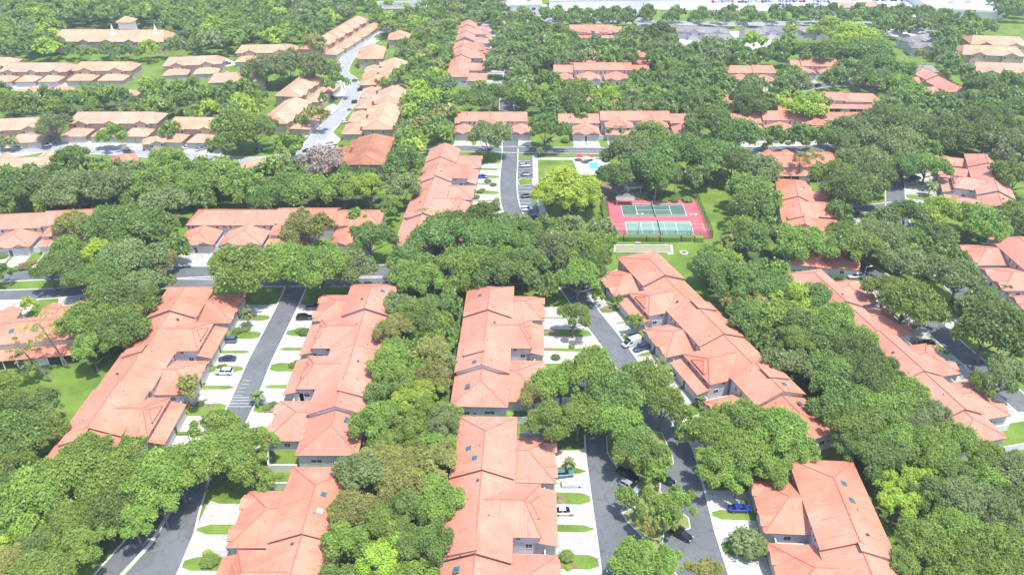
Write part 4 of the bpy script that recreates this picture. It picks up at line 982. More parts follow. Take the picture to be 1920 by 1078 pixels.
pl = [W(1103, 304.5), W(1122, 304.5), W(1124.5, 318), W(1104, 318)]; pc = bil(pl, .5, .5)
def wat(t, out): bsdf(t, out, (.10, .52, .58), .05, 0, .5)
r_ = empty("swimming_pool", (pc.x, pc.y, 0), 0, "turquoise swimming pool partly hidden by the yellow green tree", "swimming pool"); landmark("the pool", pc.x, pc.y)
b = MB(); b.face([(*(bil(pl, s, t) - pc), .07) for s, t in ((0, 0), (0, 1), (1, 1), (1, 0))]); b.build("pool_water", mat("pool_water", wat), r_)
for (s0, t0), (s1, t1) in (((0, 0), (1, 0)), ((1, 0), (1, 1)), ((1, 1), (0, 1)), ((0, 1), (0, 0))):
    p0, p1 = bil(pl, s0, t0) - pc, bil(pl, s1, t1) - pc; d = (p1 - p0).normalized(); n_ = Vector((-d.y, d.x)) * .25; b = MB(); b.prism([p0 + n_, p1 + n_, p1 - n_, p0 - n_], .05, .16); b.build("coping", TRIM, r_)
RED = plain("red_canvas", (.62, .07, .05), .8)
for (ux, uy, lab) in ((1087, 292, "red parasol beyond the pool, left of its twin"), (1107, 292, "red parasol beyond the pool, directly behind the water"), (1100, 296, "white lounge parasol at the pool edge between the red ones")):
    x, y = W(ux, uy, 2.2); r_ = empty("parasol", (x, y, 0), 0, lab, "parasol", "poolside parasols"); b = MB(); b.tube((0, 0, 0), (0, 0, 2.9), .05, .04, 6); b.build("pole", TRIM, r_)
    b = MB(); k_ = 8
    for k in range(k_):
        a0, a1 = 2 * math.pi * k / k_, 2 * math.pi * (k + 1) / k_; rr = 1.9; b.face([(rr * math.cos(a0), rr * math.sin(a0), 2.15), (rr * math.cos(a1), rr * math.sin(a1), 2.15), (0, 0, 2.9)]); b.face([(rr * math.cos(a1), rr * math.sin(a1), 2.1), (rr * math.cos(a0), rr * math.sin(a0), 2.1), (0, 0, 2.82)])
    b.build("canopy", TRIM if 'white' in lab else RED, r_)
def post_fence(pts_px, h, label, m, name="picket_fence", step=3.0, panel=None, rail=.06):
    P = [Vector(W(*p)) for p in pts_px]; c = P[0]; r = empty(name, (c.x, c.y, 0), 0, label, "fence")
    for p0, p1 in zip(P[:-1], P[1:]):
        p0, p1 = p0 - c, p1 - c; n_ = max(1, int((p1 - p0).length / step)); d = (p1 - p0)
        for z in (h, h * .2): b = MB(); b.tube((*p0, z), (*p1, z), rail, rail, 4); b.build("rail", m, r)
        for k in range(n_ + 1): p = p0 + d * k / n_; b = MB(); b.tube((*p, 0), (*p, h + .1), .07, .07, 5); b.build("post", m, r)
        if panel: b = MB(); b.face([(*p0, .05), (*p1, .05), (*p1, h), (*p0, h)]); b.build("panel", panel, r)
post_fence([(1012, 289), (1075, 289), (1150, 291)], 1.5, "white rail fence along the road beyond the pool", TRIM)
post_fence([(1130, 378), (1122, 372), (1106, 366)], 1.4, "low dark fence between the yellow green tree and the tennis fence", POST, panel=CHAIN)
sheet("mulch_bed", [(1120, 345), (1200, 340), (1215, 372), (1135, 374), (1110, 366)], .02, MULCH)
sheet("pavement", [(1168, 345), (1192, 343), (1196, 356), (1170, 358)], .035, CONC); sheet("pavement", [(1156, 364), (1188, 362), (1190, 372), (1158, 373)], .035, CONC)
for (sx, sy, w_, lab) in ((1190, 348, 5.5, "small gray shelter roof among the trees behind the courts"), (1172, 371, 7, "long pale picnic shelter right behind the dark green court")):
    x, y = W(sx, sy, 2.6); r_ = empty("picnic_shelter", (x, y, 0), 0, lab, "shelter", "shelters behind the courts"); b = MB(); f_ = Frame(0, 0, 90, 1); roof_block(b, f_, -w_ / 2, w_ / 2, -1.6, 1.6, 2.5, 3.1, 'u', 0, 0); b.build("roof", [ROOF_GRAY, TRIM, CAP_GRAY], r_)
    for sx_ in (-1, 1):
        for sy_ in (-1, 1): b = MB(); b.box(sx_ * (w_ / 2 - .4) - .07, sx_ * (w_ / 2 - .4) + .07, sy_ * 1.3 - .07, sy_ * 1.3 + .07, 0, 2.4); b.build("post", TRIM, r_)

# ------------------------------------------------------------ vegetation kit
def leaf_cloud(mb, rng, lobes, n, size, flat=.35, droop=0):
    """small leaf clumps scattered over and inside a set of lobes (cx, cy, cz, r)"""
    L = np.array(lobes); wts = L[:, 3] ** 2; wts = wts / wts.sum()
    idx = rng.choice(len(L), n, p=wts)
    d = rng.normal(size=(n, 3)); d /= np.linalg.norm(d, axis=1)[:, None]
    d[:, 2] = np.where(d[:, 2] < -.35, -d[:, 2], d[:, 2])
    rr = (rng.random(n) ** .40) * L[idx, 3] * rng.uniform(.80, 1.12, n); fly = rng.random(n) < .14; rr = np.where(fly, rr * rng.uniform(1.1, 1.5, n), rr)
    c = L[idx, :3] + d * rr[:, None] * np.array([1, 1, .78])
    nrm = d * .55 + rng.normal(size=(n, 3)) * .42 + np.array([0, 0, flat + .40]); nrm /= np.linalg.norm(nrm, axis=1)[:, None]
    t0 = np.cross(nrm, rng.normal(size=(n, 3))); t0 /= np.linalg.norm(t0, axis=1)[:, None]; t1 = np.cross(nrm, t0)
    s = size * rng.uniform(.55, 1.35, n)[:, None]; asp = rng.uniform(.5, .95, n)[:, None]
    tint = rng.random(len(L))[idx] * .5 + rng.random(n) * .5
    q = np.stack([c - t0 * s - t1 * s * asp * .3, c - t1 * s * asp, c + t0 * s + t1 * s * asp * .2, c + t1 * s * asp], 1)
    return q, tint
def quads_mesh(name, q, tint, mats, extra=None):
    """q: (n,4,3) leaf quads ; extra: MB with branches using material 1"""
    n = len(q); me = bpy.data.meshes.new(name)
    V = q.reshape(-1, 3); F = np.arange(n * 4, dtype=np.int32); st = np.arange(0, n * 4, 4, dtype=np.int32); mi = np.zeros(n, np.int32)
    T = tint
    if extra:
        base = len(V); V = np.vstack([V, np.array(extra.v, dtype=np.float64).reshape(-1, 3)])
        ef = [np.array(f) + base for f in extra.f]; es = np.cumsum([0] + [len(f) for f in ef[:-1]]) + n * 4
        F = np.concatenate([F] + ef).astype(np.int32); st = np.concatenate([st, es]).astype(np.int32); mi = np.concatenate([mi, np.array(extra.m, np.int32)]); T = np.concatenate([T, np.array(extra.tint)])
    me.vertices.add(len(V)); me.vertices.foreach_set('co', V.astype(np.float32).ravel()); me.loops.add(len(F)); me.loops.foreach_set('vertex_index', F)
    me.polygons.add(len(st)); me.polygons.foreach_set('loop_start', st); me.polygons.foreach_set('material_index', mi)
    at = me.attributes.new("tint", 'FLOAT', 'FACE'); at.data.foreach_set('value', T.astype(np.float32)); me.update(calc_edges=True)
    for m in mats: me.materials.append(m)
    return me
def blob(mb, c, r, rng, mi=0, tint=.3):
    """rough low lump inside a lobe so that the crown is not see-through"""
    n1, n2 = 7, 4; P = []
    for j in range(n2 + 1):
        th = math.pi * j / n2
        P.append([(c[0] + r * rng.uniform(.8, 1.1) * math.sin(th) * math.cos(2 * math.pi * i / n1), c[1] + r * rng.uniform(.8, 1.1) * math.sin(th) * math.sin(2 * math.pi * i / n1), c[2] + r * .7 * math.cos(th)) for i in range(n1)])
    for j in range(n2):
        for i in range(n1):
            k = (i + 1) % n1; mb.face([P[j][i], P[j + 1][i], P[j + 1][k], P[j][k]], mi, tint=tint)
def crown_proto(seed, nl, style, lsz=1.0):
    """unit crown: radius 1 in plan; base at z=0, height by style"""
    rng = np.random.default_rng(seed); hgt = {'oak': .62, 'round': .85, 'tall': 1.15, 'open': .8}[style]; lobes = []
    k = {'oak': 36, 'round': 27, 'tall': 25, 'open': 17}[style]
    p1, p2 = rng.uniform(0, 6.28, 2)
    for i in range(k):
        a = rng.uniform(0, 2 * math.pi); rm = 1 + .16 * math.sin(2 * a + p1) + .12 * math.sin(3 * a + p2); rho = math.sqrt(rng.uniform(0, 1)) * .86; r = rng.uniform(.12, .30) * (1.0 if style != 'open' else .9)
        zt = hgt * (1 - .55 * (rho / .95) ** 2.4); z = zt * rng.uniform(.55, .90) - r * .2 + .12
        lobes.append((rho * rm * math.cos(a), rho * rm * math.sin(a), max(.16, z), r))
    lobes.append((0, 0, hgt * .72, .38))
    q, t = leaf_cloud(None, rng, lobes, nl, (.031 if nl > 20000 else .039 if nl > 10000 else .050) * lsz)
    ex = MB()
    for l in lobes:
        if style != 'open' or rng.random() < .4: blob(ex, l[:3], l[3] * .66, rng, 0, .42)
    return q, t, ex, lobes
STY = {}
def crown_mesh(seed, nl, style, lk):
    key = (seed, nl, style, lk)
    if key not in STY:
        if (seed, nl, style) not in STY: STY[(seed, nl, style)] = crown_proto(seed, nl, style)
        q, t, ex, lb = STY[(seed, nl, style)]
        STY[key] = quads_mesh("crown", q, t, [LEAF[lk]], ex)
    return STY[key]
TRK = {}
def trunk_mesh(seed, style, pale=False):
    key = (seed, style, pale)
    if key in TRK: return TRK[key]
    rng = np.random.default_rng(seed + 77); lobes = crown_proto(seed, 10, style)[3]; m = MB()
    # unit space: trunk from z=-1 (ground) to the crown base at z=0; limbs reach the lobes
    m.tube((0, 0, -1), (.0, .0, -.35), .060, .045, 7, 0, False); m.tube((0, 0, -.36), (.02, .01, .12), .046, .034, 7, 0, False)
    for l in lobes[:9]:
        s = Vector((0, 0, rng.uniform(-.35, .0))); e = Vector(l[:3]); mid = s.lerp(e, .5) + Vector((0, 0, .08))
        m.tube(s, mid, .028, .020, 5, 0, False); m.tube(mid, e, .020, .008, 5, 0, False)
    TRK[key] = m.mesh("trunk", [BARKP if pale else BARK]); return TRK[key]
TREES = []   # every placed tree, sorted later by size in the picture
def depth_of(px, py, z):
    x, y = W(px, py, z); return proj(x, y, z)[2]
def tree(px, py, rpx, lk='dark', style='oak', h=None, seed=None, zfrac=.66, label=None, pale=False):
    """(px, py) middle of the crown as surveyed, rpx its half width"""
    r = rpx / F_PX * depth_of(px, py, 7); hh = h or max(3.2, min(17, {'oak': r * 1.15 + 4.2, 'round': r * 1.45 + 3, 'tall': r * 1.9 + 4.5, 'open': r * 1.3 + 4}[style]))
    x, y = W(px, py, hh * zfrac); TREES.append(dict(x=x, y=y, r=r, h=hh, lk=lk, style=style, seed=seed, pix=rpx, label=label, pale=pale, px=px, py=py))
def tree_w(x, y, r, lk, style, h=None):
    hh = h or max(3.2, min(16, {'oak': r * 1.15 + 4.2, 'round': r * 1.45 + 3, 'tall': r * 1.9 + 4.5, 'open': r * 1.3 + 4}[style]))
    px, py, a = proj(x, y, hh * .66); TREES.append(dict(x=x, y=y, r=r, h=hh, lk=lk, style=style, seed=None, pix=r * F_PX / a, label=None, pale=False, px=px, py=py))
def near_poly(p, poly, d):
    if inside(p, poly): return True
    P = Vector(p)
    for i in range(len(poly)):
        a, b = Vector(poly[i]), Vector(poly[(i + 1) % len(poly)]); ab = b - a; t = max(0, min(1, (P - a).dot(ab) / max(1e-9, ab.length_squared)))
        if (a + ab * t - P).length < d: return True
    return False
def fill(poly_px, r0, r1, kinds, seed, pack=.80, free=True, zc=7):
    """plant single trees over a surveyed tract until it is full"""
    rg = random.Random(seed); poly = [W(x, y, zc) for x, y in poly_px]; xs = [p[0] for p in poly]; ys = [p[1] for p in poly]
    loc = []; area = abs(sum(poly[i][0] * poly[(i + 1) % len(poly)][1] - poly[(i + 1) % len(poly)][0] * poly[i][1] for i in range(len(poly)))) / 2
    for _ in range(int(area / (r0 * r0) * 26) + 60):
        p = (rg.uniform(min(xs), max(xs)), rg.uniform(min(ys), max(ys))); r = rg.uniform(r0, r1)
        if not inside(p, poly): continue
        if any(math.hypot(p[0] - t['x'], p[1] - t['y']) < (r + t['r']) * pack for t in TREES): continue
        if free:
            L_ = math.hypot(*p); hh = r * 1.2 + 3; sh = max(0, hh * .8 - 5) * L_ / CAM_H; q = (p[0] * (1 + sh / L_), p[1] * (1 + sh / L_))
            if any(near_poly(p, f, r * .62) or near_poly(q, f, r * .45) for f in FOOT): continue
        lk, st = rg.choice(kinds); tree_w(p[0], p[1], r, lk, st)
OK_ = [('dark', 'oak'), ('dark', 'round'), ('gray', 'oak'), ('mid', 'oak'), ('dark', 'oak')]
MX = [('dark', 'oak'), ('mid', 'round'), ('mid', 'tall'), ('dark', 'round'), ('gray', 'oak'), ('olive', 'open'), ('bright', 'round')]
FO = [('dark', 'round'), ('mid', 'tall'), ('dark', 'tall'), ('mid', 'round'), ('dark', 'oak'), ('mid', 'round'), ('dark', 'round'), ('gray', 'oak'), ('bright', 'tall'), ('mid', 'oak')]
# surveyed single trees: x, y, half width, leaf, shape
TL = """1063 345 62 yellow round;1520 562 38 dark oak;1562 602 42 mid oak;1606 642 44 mid oak;1652 690 42 dark oak;1702 738 44 mid oak;1748 784 44 gray oak;1797 832 46 mid oak;1850 862 38 mid oak;1100 368 34 bright round;1030 362 36 yellow round;1078 372 36 yellow round;880 186 34 dark oak;928 182 36 dark oak;975 178 32 mid oak;905 165 24 mid round;1075 592 38 mid round;1122 552 15 mid round;1188 602 17 mid open;
25 345 46 dark oak;75 352 42 dark oak;138 355 52 gray oak;205 350 48 gray oak;258 345 36 mid oak;300 345 45 mid round;345 350 42 mid oak;130 297 45 dark round;97 318 18 bright round;185 322 28 mid round;
312 300 46 mid round;402 330 46 mid oak;452 350 44 mid round;515 312 32 mid tall;545 352 42 dark oak;592 356 46 mid oak;642 358 44 mid oak;692 350 34 bright tall;757 300 46 dark round;752 352 40 gray round;640 320 22 dark round;735 385 20 mid tall;
145 425 38 olive oak;128 470 40 mid round;198 425 55 dark oak;258 432 60 dark oak;312 382 46 gray oak;190 478 40 yellow round;245 490 55 gray oak;300 492 34 olive oak;92 508 34 dark oak;5 508 20 dark round;150 525 36 dark oak;
205 560 58 dark oak;165 605 50 mid oak;222 622 50 dark oak;272 568 38 dark oak;170 655 40 mid round;215 515 45 dark oak;300 525 26 gray oak;55 568 18 bright round;
575 430 48 olive oak;670 404 25 mid round;692 448 42 dark oak;455 500 66 mid oak;530 492 56 mid oak;600 502 62 mid oak;660 497 50 gray oak;
38 762 60 dark oak;88 775 44 dark oak;8 728 40 mid oak;50 692 22 gray open;30 812 66 dark oak;92 812 42 mid oak;5 875 56 mid oak;
60 925 78 mid oak;140 905 72 mid oak;222 892 66 mid oak;300 892 66 mid oak;372 862 66 mid round;440 842 60 mid oak;488 830 36 mid round;402 800 46 mid round;335 898 48 mid oak;268 922 50 mid oak;200 950 58 dark oak;128 980 58 mid oak;
45 1005 44 bright round;20 1058 50 olive oak;115 1060 46 mid round;250 850 42 mid open;160 850 44 mid oak;360 722 32 olive open;465 880 38 mid round;498 905 22 mid round;70 1090 60 mid oak;
822 440 58 dark oak;858 420 44 dark oak;905 450 54 dark oak;962 432 42 dark oak;1000 436 34 dark oak;872 502 54 mid oak;932 505 52 dark oak;992 500 48 dark oak;1046 472 48 gray oak;1095 470 52 mid oak;1110 498 40 dark oak;762 515 40 mid oak;802 522 42 mid round;1030 530 32 dark oak;790 405 22 gray open;
1000 742 34 olive oak;1052 722 48 mid oak;1102 702 56 mid oak;1030 792 52 mid round;1085 782 48 mid oak;1150 732 62 dark oak;1205 722 56 mid oak;1242 762 44 mid oak;1160 792 62 mid oak;1190 828 50 dark oak;1290 812 28 mid round;1275 780 26 mid open;
1340 822 56 mid oak;1400 792 62 mid oak;1462 822 62 mid oak;1402 860 62 mid oak;1335 872 46 mid round;1502 852 42 mid oak;1450 880 38 mid oak;1385 895 38 mid round;
1180 850 40 mid oak;1218 882 32 mid oak;1235 850 30 mid round;1172 932 25 mid open;1222 945 38 mid open;1272 945 38 mid open;1248 975 28 mid round;1215 985 24 olive open;1192 1052 48 mid oak;1255 1062 42 mid open;1318 1075 36 olive open;
1335 500 38 dark oak;1375 522 58 dark oak;1440 540 52 dark oak;1392 592 42 dark oak;1455 592 48 mid oak;1485 562 40 bright round;1500 622 56 dark oak;1560 645 46 dark oak;1598 662 52 dark oak;1560 705 60 dark oak;1480 682 46 gray oak;1620 715 54 dark oak;
1645 765 56 mid oak;1602 795 56 mid oak;1562 772 48 dark oak;1684 770 46 mid oak;1722 805 50 gray oak;1690 835 50 mid oak;1642 855 54 dark oak;1742 852 50 mid oak;1592 835 38 dark oak;1782 885 46 dark oak;1702 900 40 bright round;1742 925 46 dark round;
1650 895 34 yellow round;1682 948 38 yellow round;1742 882 36 bright round;1802 932 52 gray oak;1852 905 42 mid oak;1872 965 52 gray oak;1792 992 52 mid oak;1732 1012 58 mid oak;1812 1055 56 mid oak;1882 1035 52 mid oak;1692 1055 36 mid oak;1870 858 30 mid oak;1910 1080 50 mid oak;
1855 612 78 dark oak;1882 702 50 gray open;1700 562 64 mid oak;1660 545 40 mid oak;1742 582 26 mid round;1798 522 46 gray oak;1742 502 42 gray oak;1690 492 46 gray oak;1842 562 40 dark round;1850 722 34 mid open;1905 640 40 dark oak;
1402 442 48 dark oak;1412 392 48 dark oak;1390 352 44 mid oak;1422 325 46 gray oak;1482 452 42 mid oak;1530 462 48 mid oak;1602 462 52 mid oak;1642 440 50 gray oak;1585 436 36 mid oak;1562 332 42 mid oak;1592 352 52 dark oak;1642 332 46 dark oak;1622 302 46 gray oak;1575 395 30 dark oak;
1702 402 46 dark oak;1762 402 44 bright oak;1822 412 46 mid oak;1862 432 34 mid round;1905 402 36 mid oak;1905 330 42 mid oak;1905 280 46 gray oak;1852 252 46 dark oak;1782 242 56 dark oak;1702 242 56 dark oak;1652 232 50 dark oak;1682 272 50 gray oak;1602 242 46 gray oak;1582 268 34 dark oak;1720 300 26 gray oak;
1345 290 56 dark oak;1292 288 50 dark oak;1242 288 46 dark oak;1212 312 46 dark oak;1180 285 54 gray oak;1152 330 36 dark oak;1240 332 38 dark oak;1375 302 44 dark oak;1350 228 60 dark oak;1385 246 44 dark oak;1218 250 46 mid round;1022 242 42 dark oak;915 256 42 gray oak;1310 330 30 dark oak;
1505 196 42 yellow round;1538 188 26 olive round;1375 450 30 olive open;1330 480 26 dark round;1370 470 22 mid round;
1140 180 34 bright round;1240 60 34 dark round;1600 65 56 bright oak;1560 55 40 bright round;1480 54 14 yellow open;1725 102 16 olive open;1415 75 26 yellow round;535 55 18 yellow open;590 78 26 olive oak;1545 95 52 dark oak;1620 100 56 dark oak;1660 130 50 dark oak;1690 165 46 mid oak;1640 150 40 dark oak;
630 150 22 mid tall;608 128 26 dark oak;590 130 40 gray oak;540 120 46 gray oak;495 128 40 gray oak;605 182 10 mid tall;590 215 28 olive open;570 225 16 mid round;745 145 30 mid tall;600 302 46 brown open;540 270 34 mid oak;475 240 44 mid oak;440 232 44 mid round;
100 232 36 gray oak;318 240 24 mid round;215 250 26 mid round;195 255 18 mid round;60 195 30 dark round;20 195 36 mid oak;100 185 30 dark oak;1160 562 10 mid round"""
for ln_ in TL.replace("\n", "").split(";"):
    a = ln_.split(); tree(float(a[0]), float(a[1]), float(a[2]), a[3], a[4], pale=(a[4] == 'open' and a[3] != 'brown'))
# trees standing tight against the rear walls, their crowns hanging over the eaves
for k, (x_, y_, r_) in enumerate(((-31.2, 82, 5.6), (-31.0, 91, 6.2), (-31.4, 100, 5.4), (-31.0, 109, 5.8), (-31.5, 118, 5.2), (-31.6, 134, 5.6), (-31.8, 146, 5.0), (-31.4, 158, 5.6), (-31.6, 171, 5.2), (-31.5, 186, 5.4), (-16.4, 88, 5.0), (-15.8, 99, 5.4), (-15.4, 111, 5.0), (-15.2, 123, 5.4), (-15.2, 134, 4.8), (-16.6, 196, 5.2))):
    tree_w(x_, y_, r_, ('mid', 'dark', 'mid', 'olive', 'gray')[k % 5], ('oak', 'round', 'open', 'oak')[k % 4], 10.5 + (k % 3))
# tracts
fill([(728, 560), (862, 560), (862, 660), (846, 720), (856, 800), (866, 900), (850, 1000), (845, 1100), (590, 1100), (590, 1040), (610, 960), (640, 900), (700, 850), (712, 780), (668, 720), (690, 640), (712, 600)], 4.2, 6.0, [('mid', 'round'), ('mid', 'oak'), ('dark', 'round'), ('mid', 'oak'), ('mid', 'round'), ('bright', 'round'), ('dark', 'oak'), ('mid', 'oak'), ('olive', 'oak'), ('gray', 'oak')], 5, .52, zc=8)
fill([(705, 30), (855, 25), (850, 90), (835, 180), (835, 280), (762, 300), (735, 330), (725, 250), (770, 190), (765, 110), (740, 80)], 5.5, 7.5, MX, 6, .72)
fill([(915, 95), (960, 60), (1060, 60), (1070, 85), (1400, 82), (1400, 108), (1240, 118), (1040, 120), (960, 130), (915, 140)], 7, 10, OK_, 7, .72)
fill([(960, 150), (1035, 150), (1050, 172), (1100, 178), (1300, 150), (1420, 150), (1430, 196), (1300, 200), (1000, 200), (960, 190)], 7, 10, OK_, 8, .72)
fill([(1180, 66), (1290, 78), (1480, 84), (1540, 100), (1700, 160), (1650, 210), (1560, 160), (1480, 100), (1400, 130), (1340, 130), (1200, 125)], 7.5, 10, OK_, 9, .78)
fill([(1660, 200), (1720, 190), (1920, 180), (1925, 300), (1880, 300), (1850, 262), (1700, 285), (1600, 280), (1560, 262), (1640, 230)], 7.5, 10, OK_, 10, .72)
fill([(1740, 60), (1820, 75), (1830, 130), (1925, 135), (1925, 215), (1830, 190), (1780, 130), (1745, 110)], 7.5, 10, OK_, 11, .74)
fill([(0, 168), (140, 176), (250, 160), (380, 172), (480, 185), (500, 260), (410, 280), (400, 215), (300, 205), (130, 205), (60, 200), (0, 212)], 5, 7, FO, 12, .70)
fill([(0, 100), (105, 96), (110, 30), (320, 30), (325, 96), (430, 90), (550, 75), (600, 40), (690, 10), (700, -8), (0, -8)], 7.5, 10.5, FO, 13, .76)
fill([(400, 140), (480, 150), (490, 190), (400, 175)], 4, 6, FO, 14, .8)
fill([(930, 20), (1060, 22), (1180, 18), (1180, 38), (930, 44)], 5, 7, OK_, 15, .9, False)
fill([(1200, 22), (1740, 18), (1740, 34), (1200, 36)], 6, 7.5, OK_, 16, .92, False)
fill([(790, -5), (930, -5), (935, 40), (860, 40), (790, 25)], 6, 8, OK_, 17, .8)
fill([(1330, 480), (1330, 540), (1330, 600), (1420, 640), (1470, 700), (1560, 790), (1640, 880), (1700, 1000), (1700, 1090), (1925, 1090), (1925, 880), (1860, 850), (1780, 800), (1660, 660), (1600, 610), (1480, 520), (1330, 470)], 4.5, 6.5, MX, 18, .53, zc=8)
fill([(0, 310), (60, 318), (200, 318), (380, 300), (440, 310), (520, 330), (700, 322), (720, 380), (500, 388), (300, 385), (0, 395)], 5, 7, OK_, 19, .74)
fill([(1380, 330), (1420, 300), (1450, 340), (1440, 440), (1380, 460), (1375, 400)], 6, 7, OK_, 20, .72)
fill([(0, 1050), (0, 860), (60, 880), (480, 840), (490, 870), (340, 915), (160, 1020)], 4.5, 6.5, [('mid', 'oak'), ('mid', 'round'), ('dark', 'oak')], 21, .52, zc=8)
fill([(1860, 0), (1925, 0), (1925, 30), (1880, 26)], 6, 8, OK_, 22, .8)
fill([(1080, 195), (1330, 190), (1440, 190), (1440, 214), (1080, 214)], 5, 7, OK_, 31, .7)
fill([(1000, 196), (1420, 190), (1420, 210), (1000, 212)], 7, 10, OK_, 32, .62, False, zc=7)
fill([(1180, 128), (1500, 128), (1500, 178), (1190, 178)], 7.5, 10, OK_, 33, .66)
fill([(960, 96), (1340, 96), (1330, 116), (960, 118)], 7.5, 10, OK_, 34, .64, False)
fill([(1420, 255), (1640, 255), (1640, 210), (1680, 190), (1925, 190), (1925, 300), (1640, 330)], 7, 9.5, OK_, 35, .66)
fill([(1385, 320), (1460, 300), (1450, 460), (1385, 460)], 5, 7, OK_, 36, .62)
fill([(1640, 30), (1700, 22), (1800, 40), (1860, 44), (1850, 62), (1700, 58), (1640, 52)], 6, 9, OK_, 50, .75)
fill([(1560, 400), (1925, 400), (1925, 470), (1790, 470), (1740, 520), (1600, 480), (1480, 480), (1480, 440)], 5, 7, OK_, 37, .62)
fill([(780, 400), (1140, 430), (1140, 540), (1060, 545), (740, 540), (780, 470)], 5, 7.5, OK_, 38, .62)
fill([(120, 400), (330, 380), (340, 470), (310, 540), (240, 660), (120, 640)], 5, 7, OK_, 39, .60)
fill([(0, 0), (700, -10), (600, 60), (450, 110), (440, 90), (320, 60), (310, 34), (110, 34), (100, 92), (0, 100)], 7.5, 10, FO, 41, .66)
fill([(110, 88), (310, 88), (320, 96), (110, 98)], 4, 5.5, FO, 51, .8)
fill([(0, 310), (700, 312), (730, 385), (0, 395)], 5, 7.5, OK_, 43, .62)
fill([(700, 20), (860, 20), (840, 190), (830, 285), (735, 335), (715, 320), (730, 250), (770, 190), (760, 100)], 6, 8, MX, 44, .60)
TREES = [t for t in TREES if -60 < t['px'] < 1985 and t['py'] > -25 and t['py'] < 1160]
TREES.sort(key=lambda t: -t['pix'])
SEEDS = {'oak': [1, 2, 3, 4, 5, 6], 'round': [11, 12, 13, 14], 'tall': [21, 22, 23], 'open': [31, 32, 33]}
rg = random.Random(4); KEPT, REST = TREES[:300], TREES[300:]
CNAME = {'dark': 'dark green', 'mid': 'mid green', 'bright': 'bright green', 'yellow': 'yellow green', 'gray': 'gray green', 'olive': 'olive green', 'brown': 'bare brown'}
def thing_px(x, y, z): return proj(x, y, z)
LANDPX = None
def place_words(px, py):
    """the nearest landmark in the picture and where this thing lies from it"""
    best = None
    for (n_, lx, ly) in LAND:
        q = proj(lx, ly, 3); d = math.hypot((q[0] - px), (q[1] - py) * 1.3)
        if best is None or d < best[0]: best = (d, n_, q)
    d, n_, q = best; dx, dy = px - q[0], (py - q[1]) * 1.3
    w = ("right of" if dx > 0 else "left of") if abs(dx) > abs(dy) else ("in front of" if dy > 0 else "behind")
    return w, n_, d
ORD = ["", "second", "third", "fourth", "fifth", "sixth", "seventh", "eighth", "ninth", "tenth", "eleventh", "twelfth", "thirteenth", "fourteenth", "fifteenth", "sixteenth", "seventeenth", "eighteenth", "nineteenth", "twentieth"]
def word_labels(items):
    """items: (object, look, px, py); gives each one a label of its own"""
    by = {}
    for o, look, px, py in items:
        w, n_, d = place_words(px, py); by.setdefault((look, w, n_), []).append((d, o))
    for (look, w, n_), l in by.items():
        l.sort(key=lambda a: a[0])
        for i, (d, o) in enumerate(l):
            o['label'] = ("" if len(l) == 1 else ("nearest " if i == 0 else f"{ORD[min(i, 19)]} nearest ")) + f"{look} {w} {n_}"
items = []
for i, t in enumerate(KEPT):
    nl = 24000 if t['pix'] > 48 else 13000 if t['pix'] > 30 else 6000
    sd = rg.choice(SEEDS[t['style']]); r, h = t['r'], t['h']; ch = min(h * .80, r * {'oak': 1.25, 'round': 1.5, 'tall': 1.9, 'open': 1.6}[t['style']] * .9)
    hgt = {'oak': .62, 'round': .85, 'tall': 1.15, 'open': .8}[t['style']] + .12; sz = ch / hgt; zb = h - ch
    root = empty("tree", (t['x'], t['y'], 0), rg.uniform(0, 6.28), None, "tree", "shade trees of the estate")
    inst("crown", crown_mesh(sd, nl, t['style'], t['lk']), root, (0, 0, zb), (0, 0, 0), (r * rg.uniform(.94, 1.1), r * rg.uniform(.86, 1.06), sz * rg.uniform(.9, 1.1)))
    inst("trunk", trunk_mesh(sd, t['style'], t['pale']), root, (0, 0, zb), (0, 0, 0), (r, r, max(zb, .5)))
    size = "broad" if r > 8.5 else "medium" if r > 5 else "small"
    shp = {'oak': 'oak', 'round': 'round tree', 'tall': 'upright tree', 'open': 'airy tree'}[t['style']]
    items.append((root, f"{size} {CNAME[t['lk']]} {shp}", t['px'], t['py']))
TREE_ITEMS = items
if REST:
    Q, T, SL = {}, {}, list(LEAF)
    for i, t in enumerate(REST):
        kf = ('f', t['style'], i % 2)
        if kf not in STY: STY[kf] = crown_proto(SEEDS[t['style']][i % 2], 900, t['style'], 1.7)
        q, tt, ex, lb = STY[kf]
        V = np.vstack([q.reshape(-1, 3), np.array(ex.v).reshape(-1, 3)]).reshape(-1, 4, 3); a = rg.uniform(0, 6.28); c, s = math.cos(a), math.sin(a)
        ch = t['h'] * .8; hg = {'oak': .74, 'round': .97, 'tall': 1.27, 'open': .92}[t['style']]; V = V * np.array([t['r'], t['r'], ch / hg])
        V = V @ np.array([[c, s, 0], [-s, c, 0], [0, 0, 1]]) + np.array([t['x'], t['y'], t['h'] - ch])
        Q.setdefault(t['lk'], []).append(V); T.setdefault(t['lk'], []).append(np.concatenate([tt, np.full(len(V) - len(tt), .25)]))
    ks = list(Q); qq = np.concatenate([np.concatenate(Q[k]) for k in ks]); tt = np.concatenate([np.concatenate(T[k]) for k in ks])
    me = quads_mesh("far_woodland", qq, tt, [LEAF[k] for k in ks]); me.polygons.foreach_set('material_index', np.concatenate([np.full(sum(len(v) for v in Q[k]), j, np.int32) for j, k in enumerate(ks)]))
    o = inst("far_woodland", me); tag(o, "far smaller trees merging into woodland", None, None, 'stuff'); o['category'] = "woodland"
print("TREES", len(TREES), "rest", len(REST))
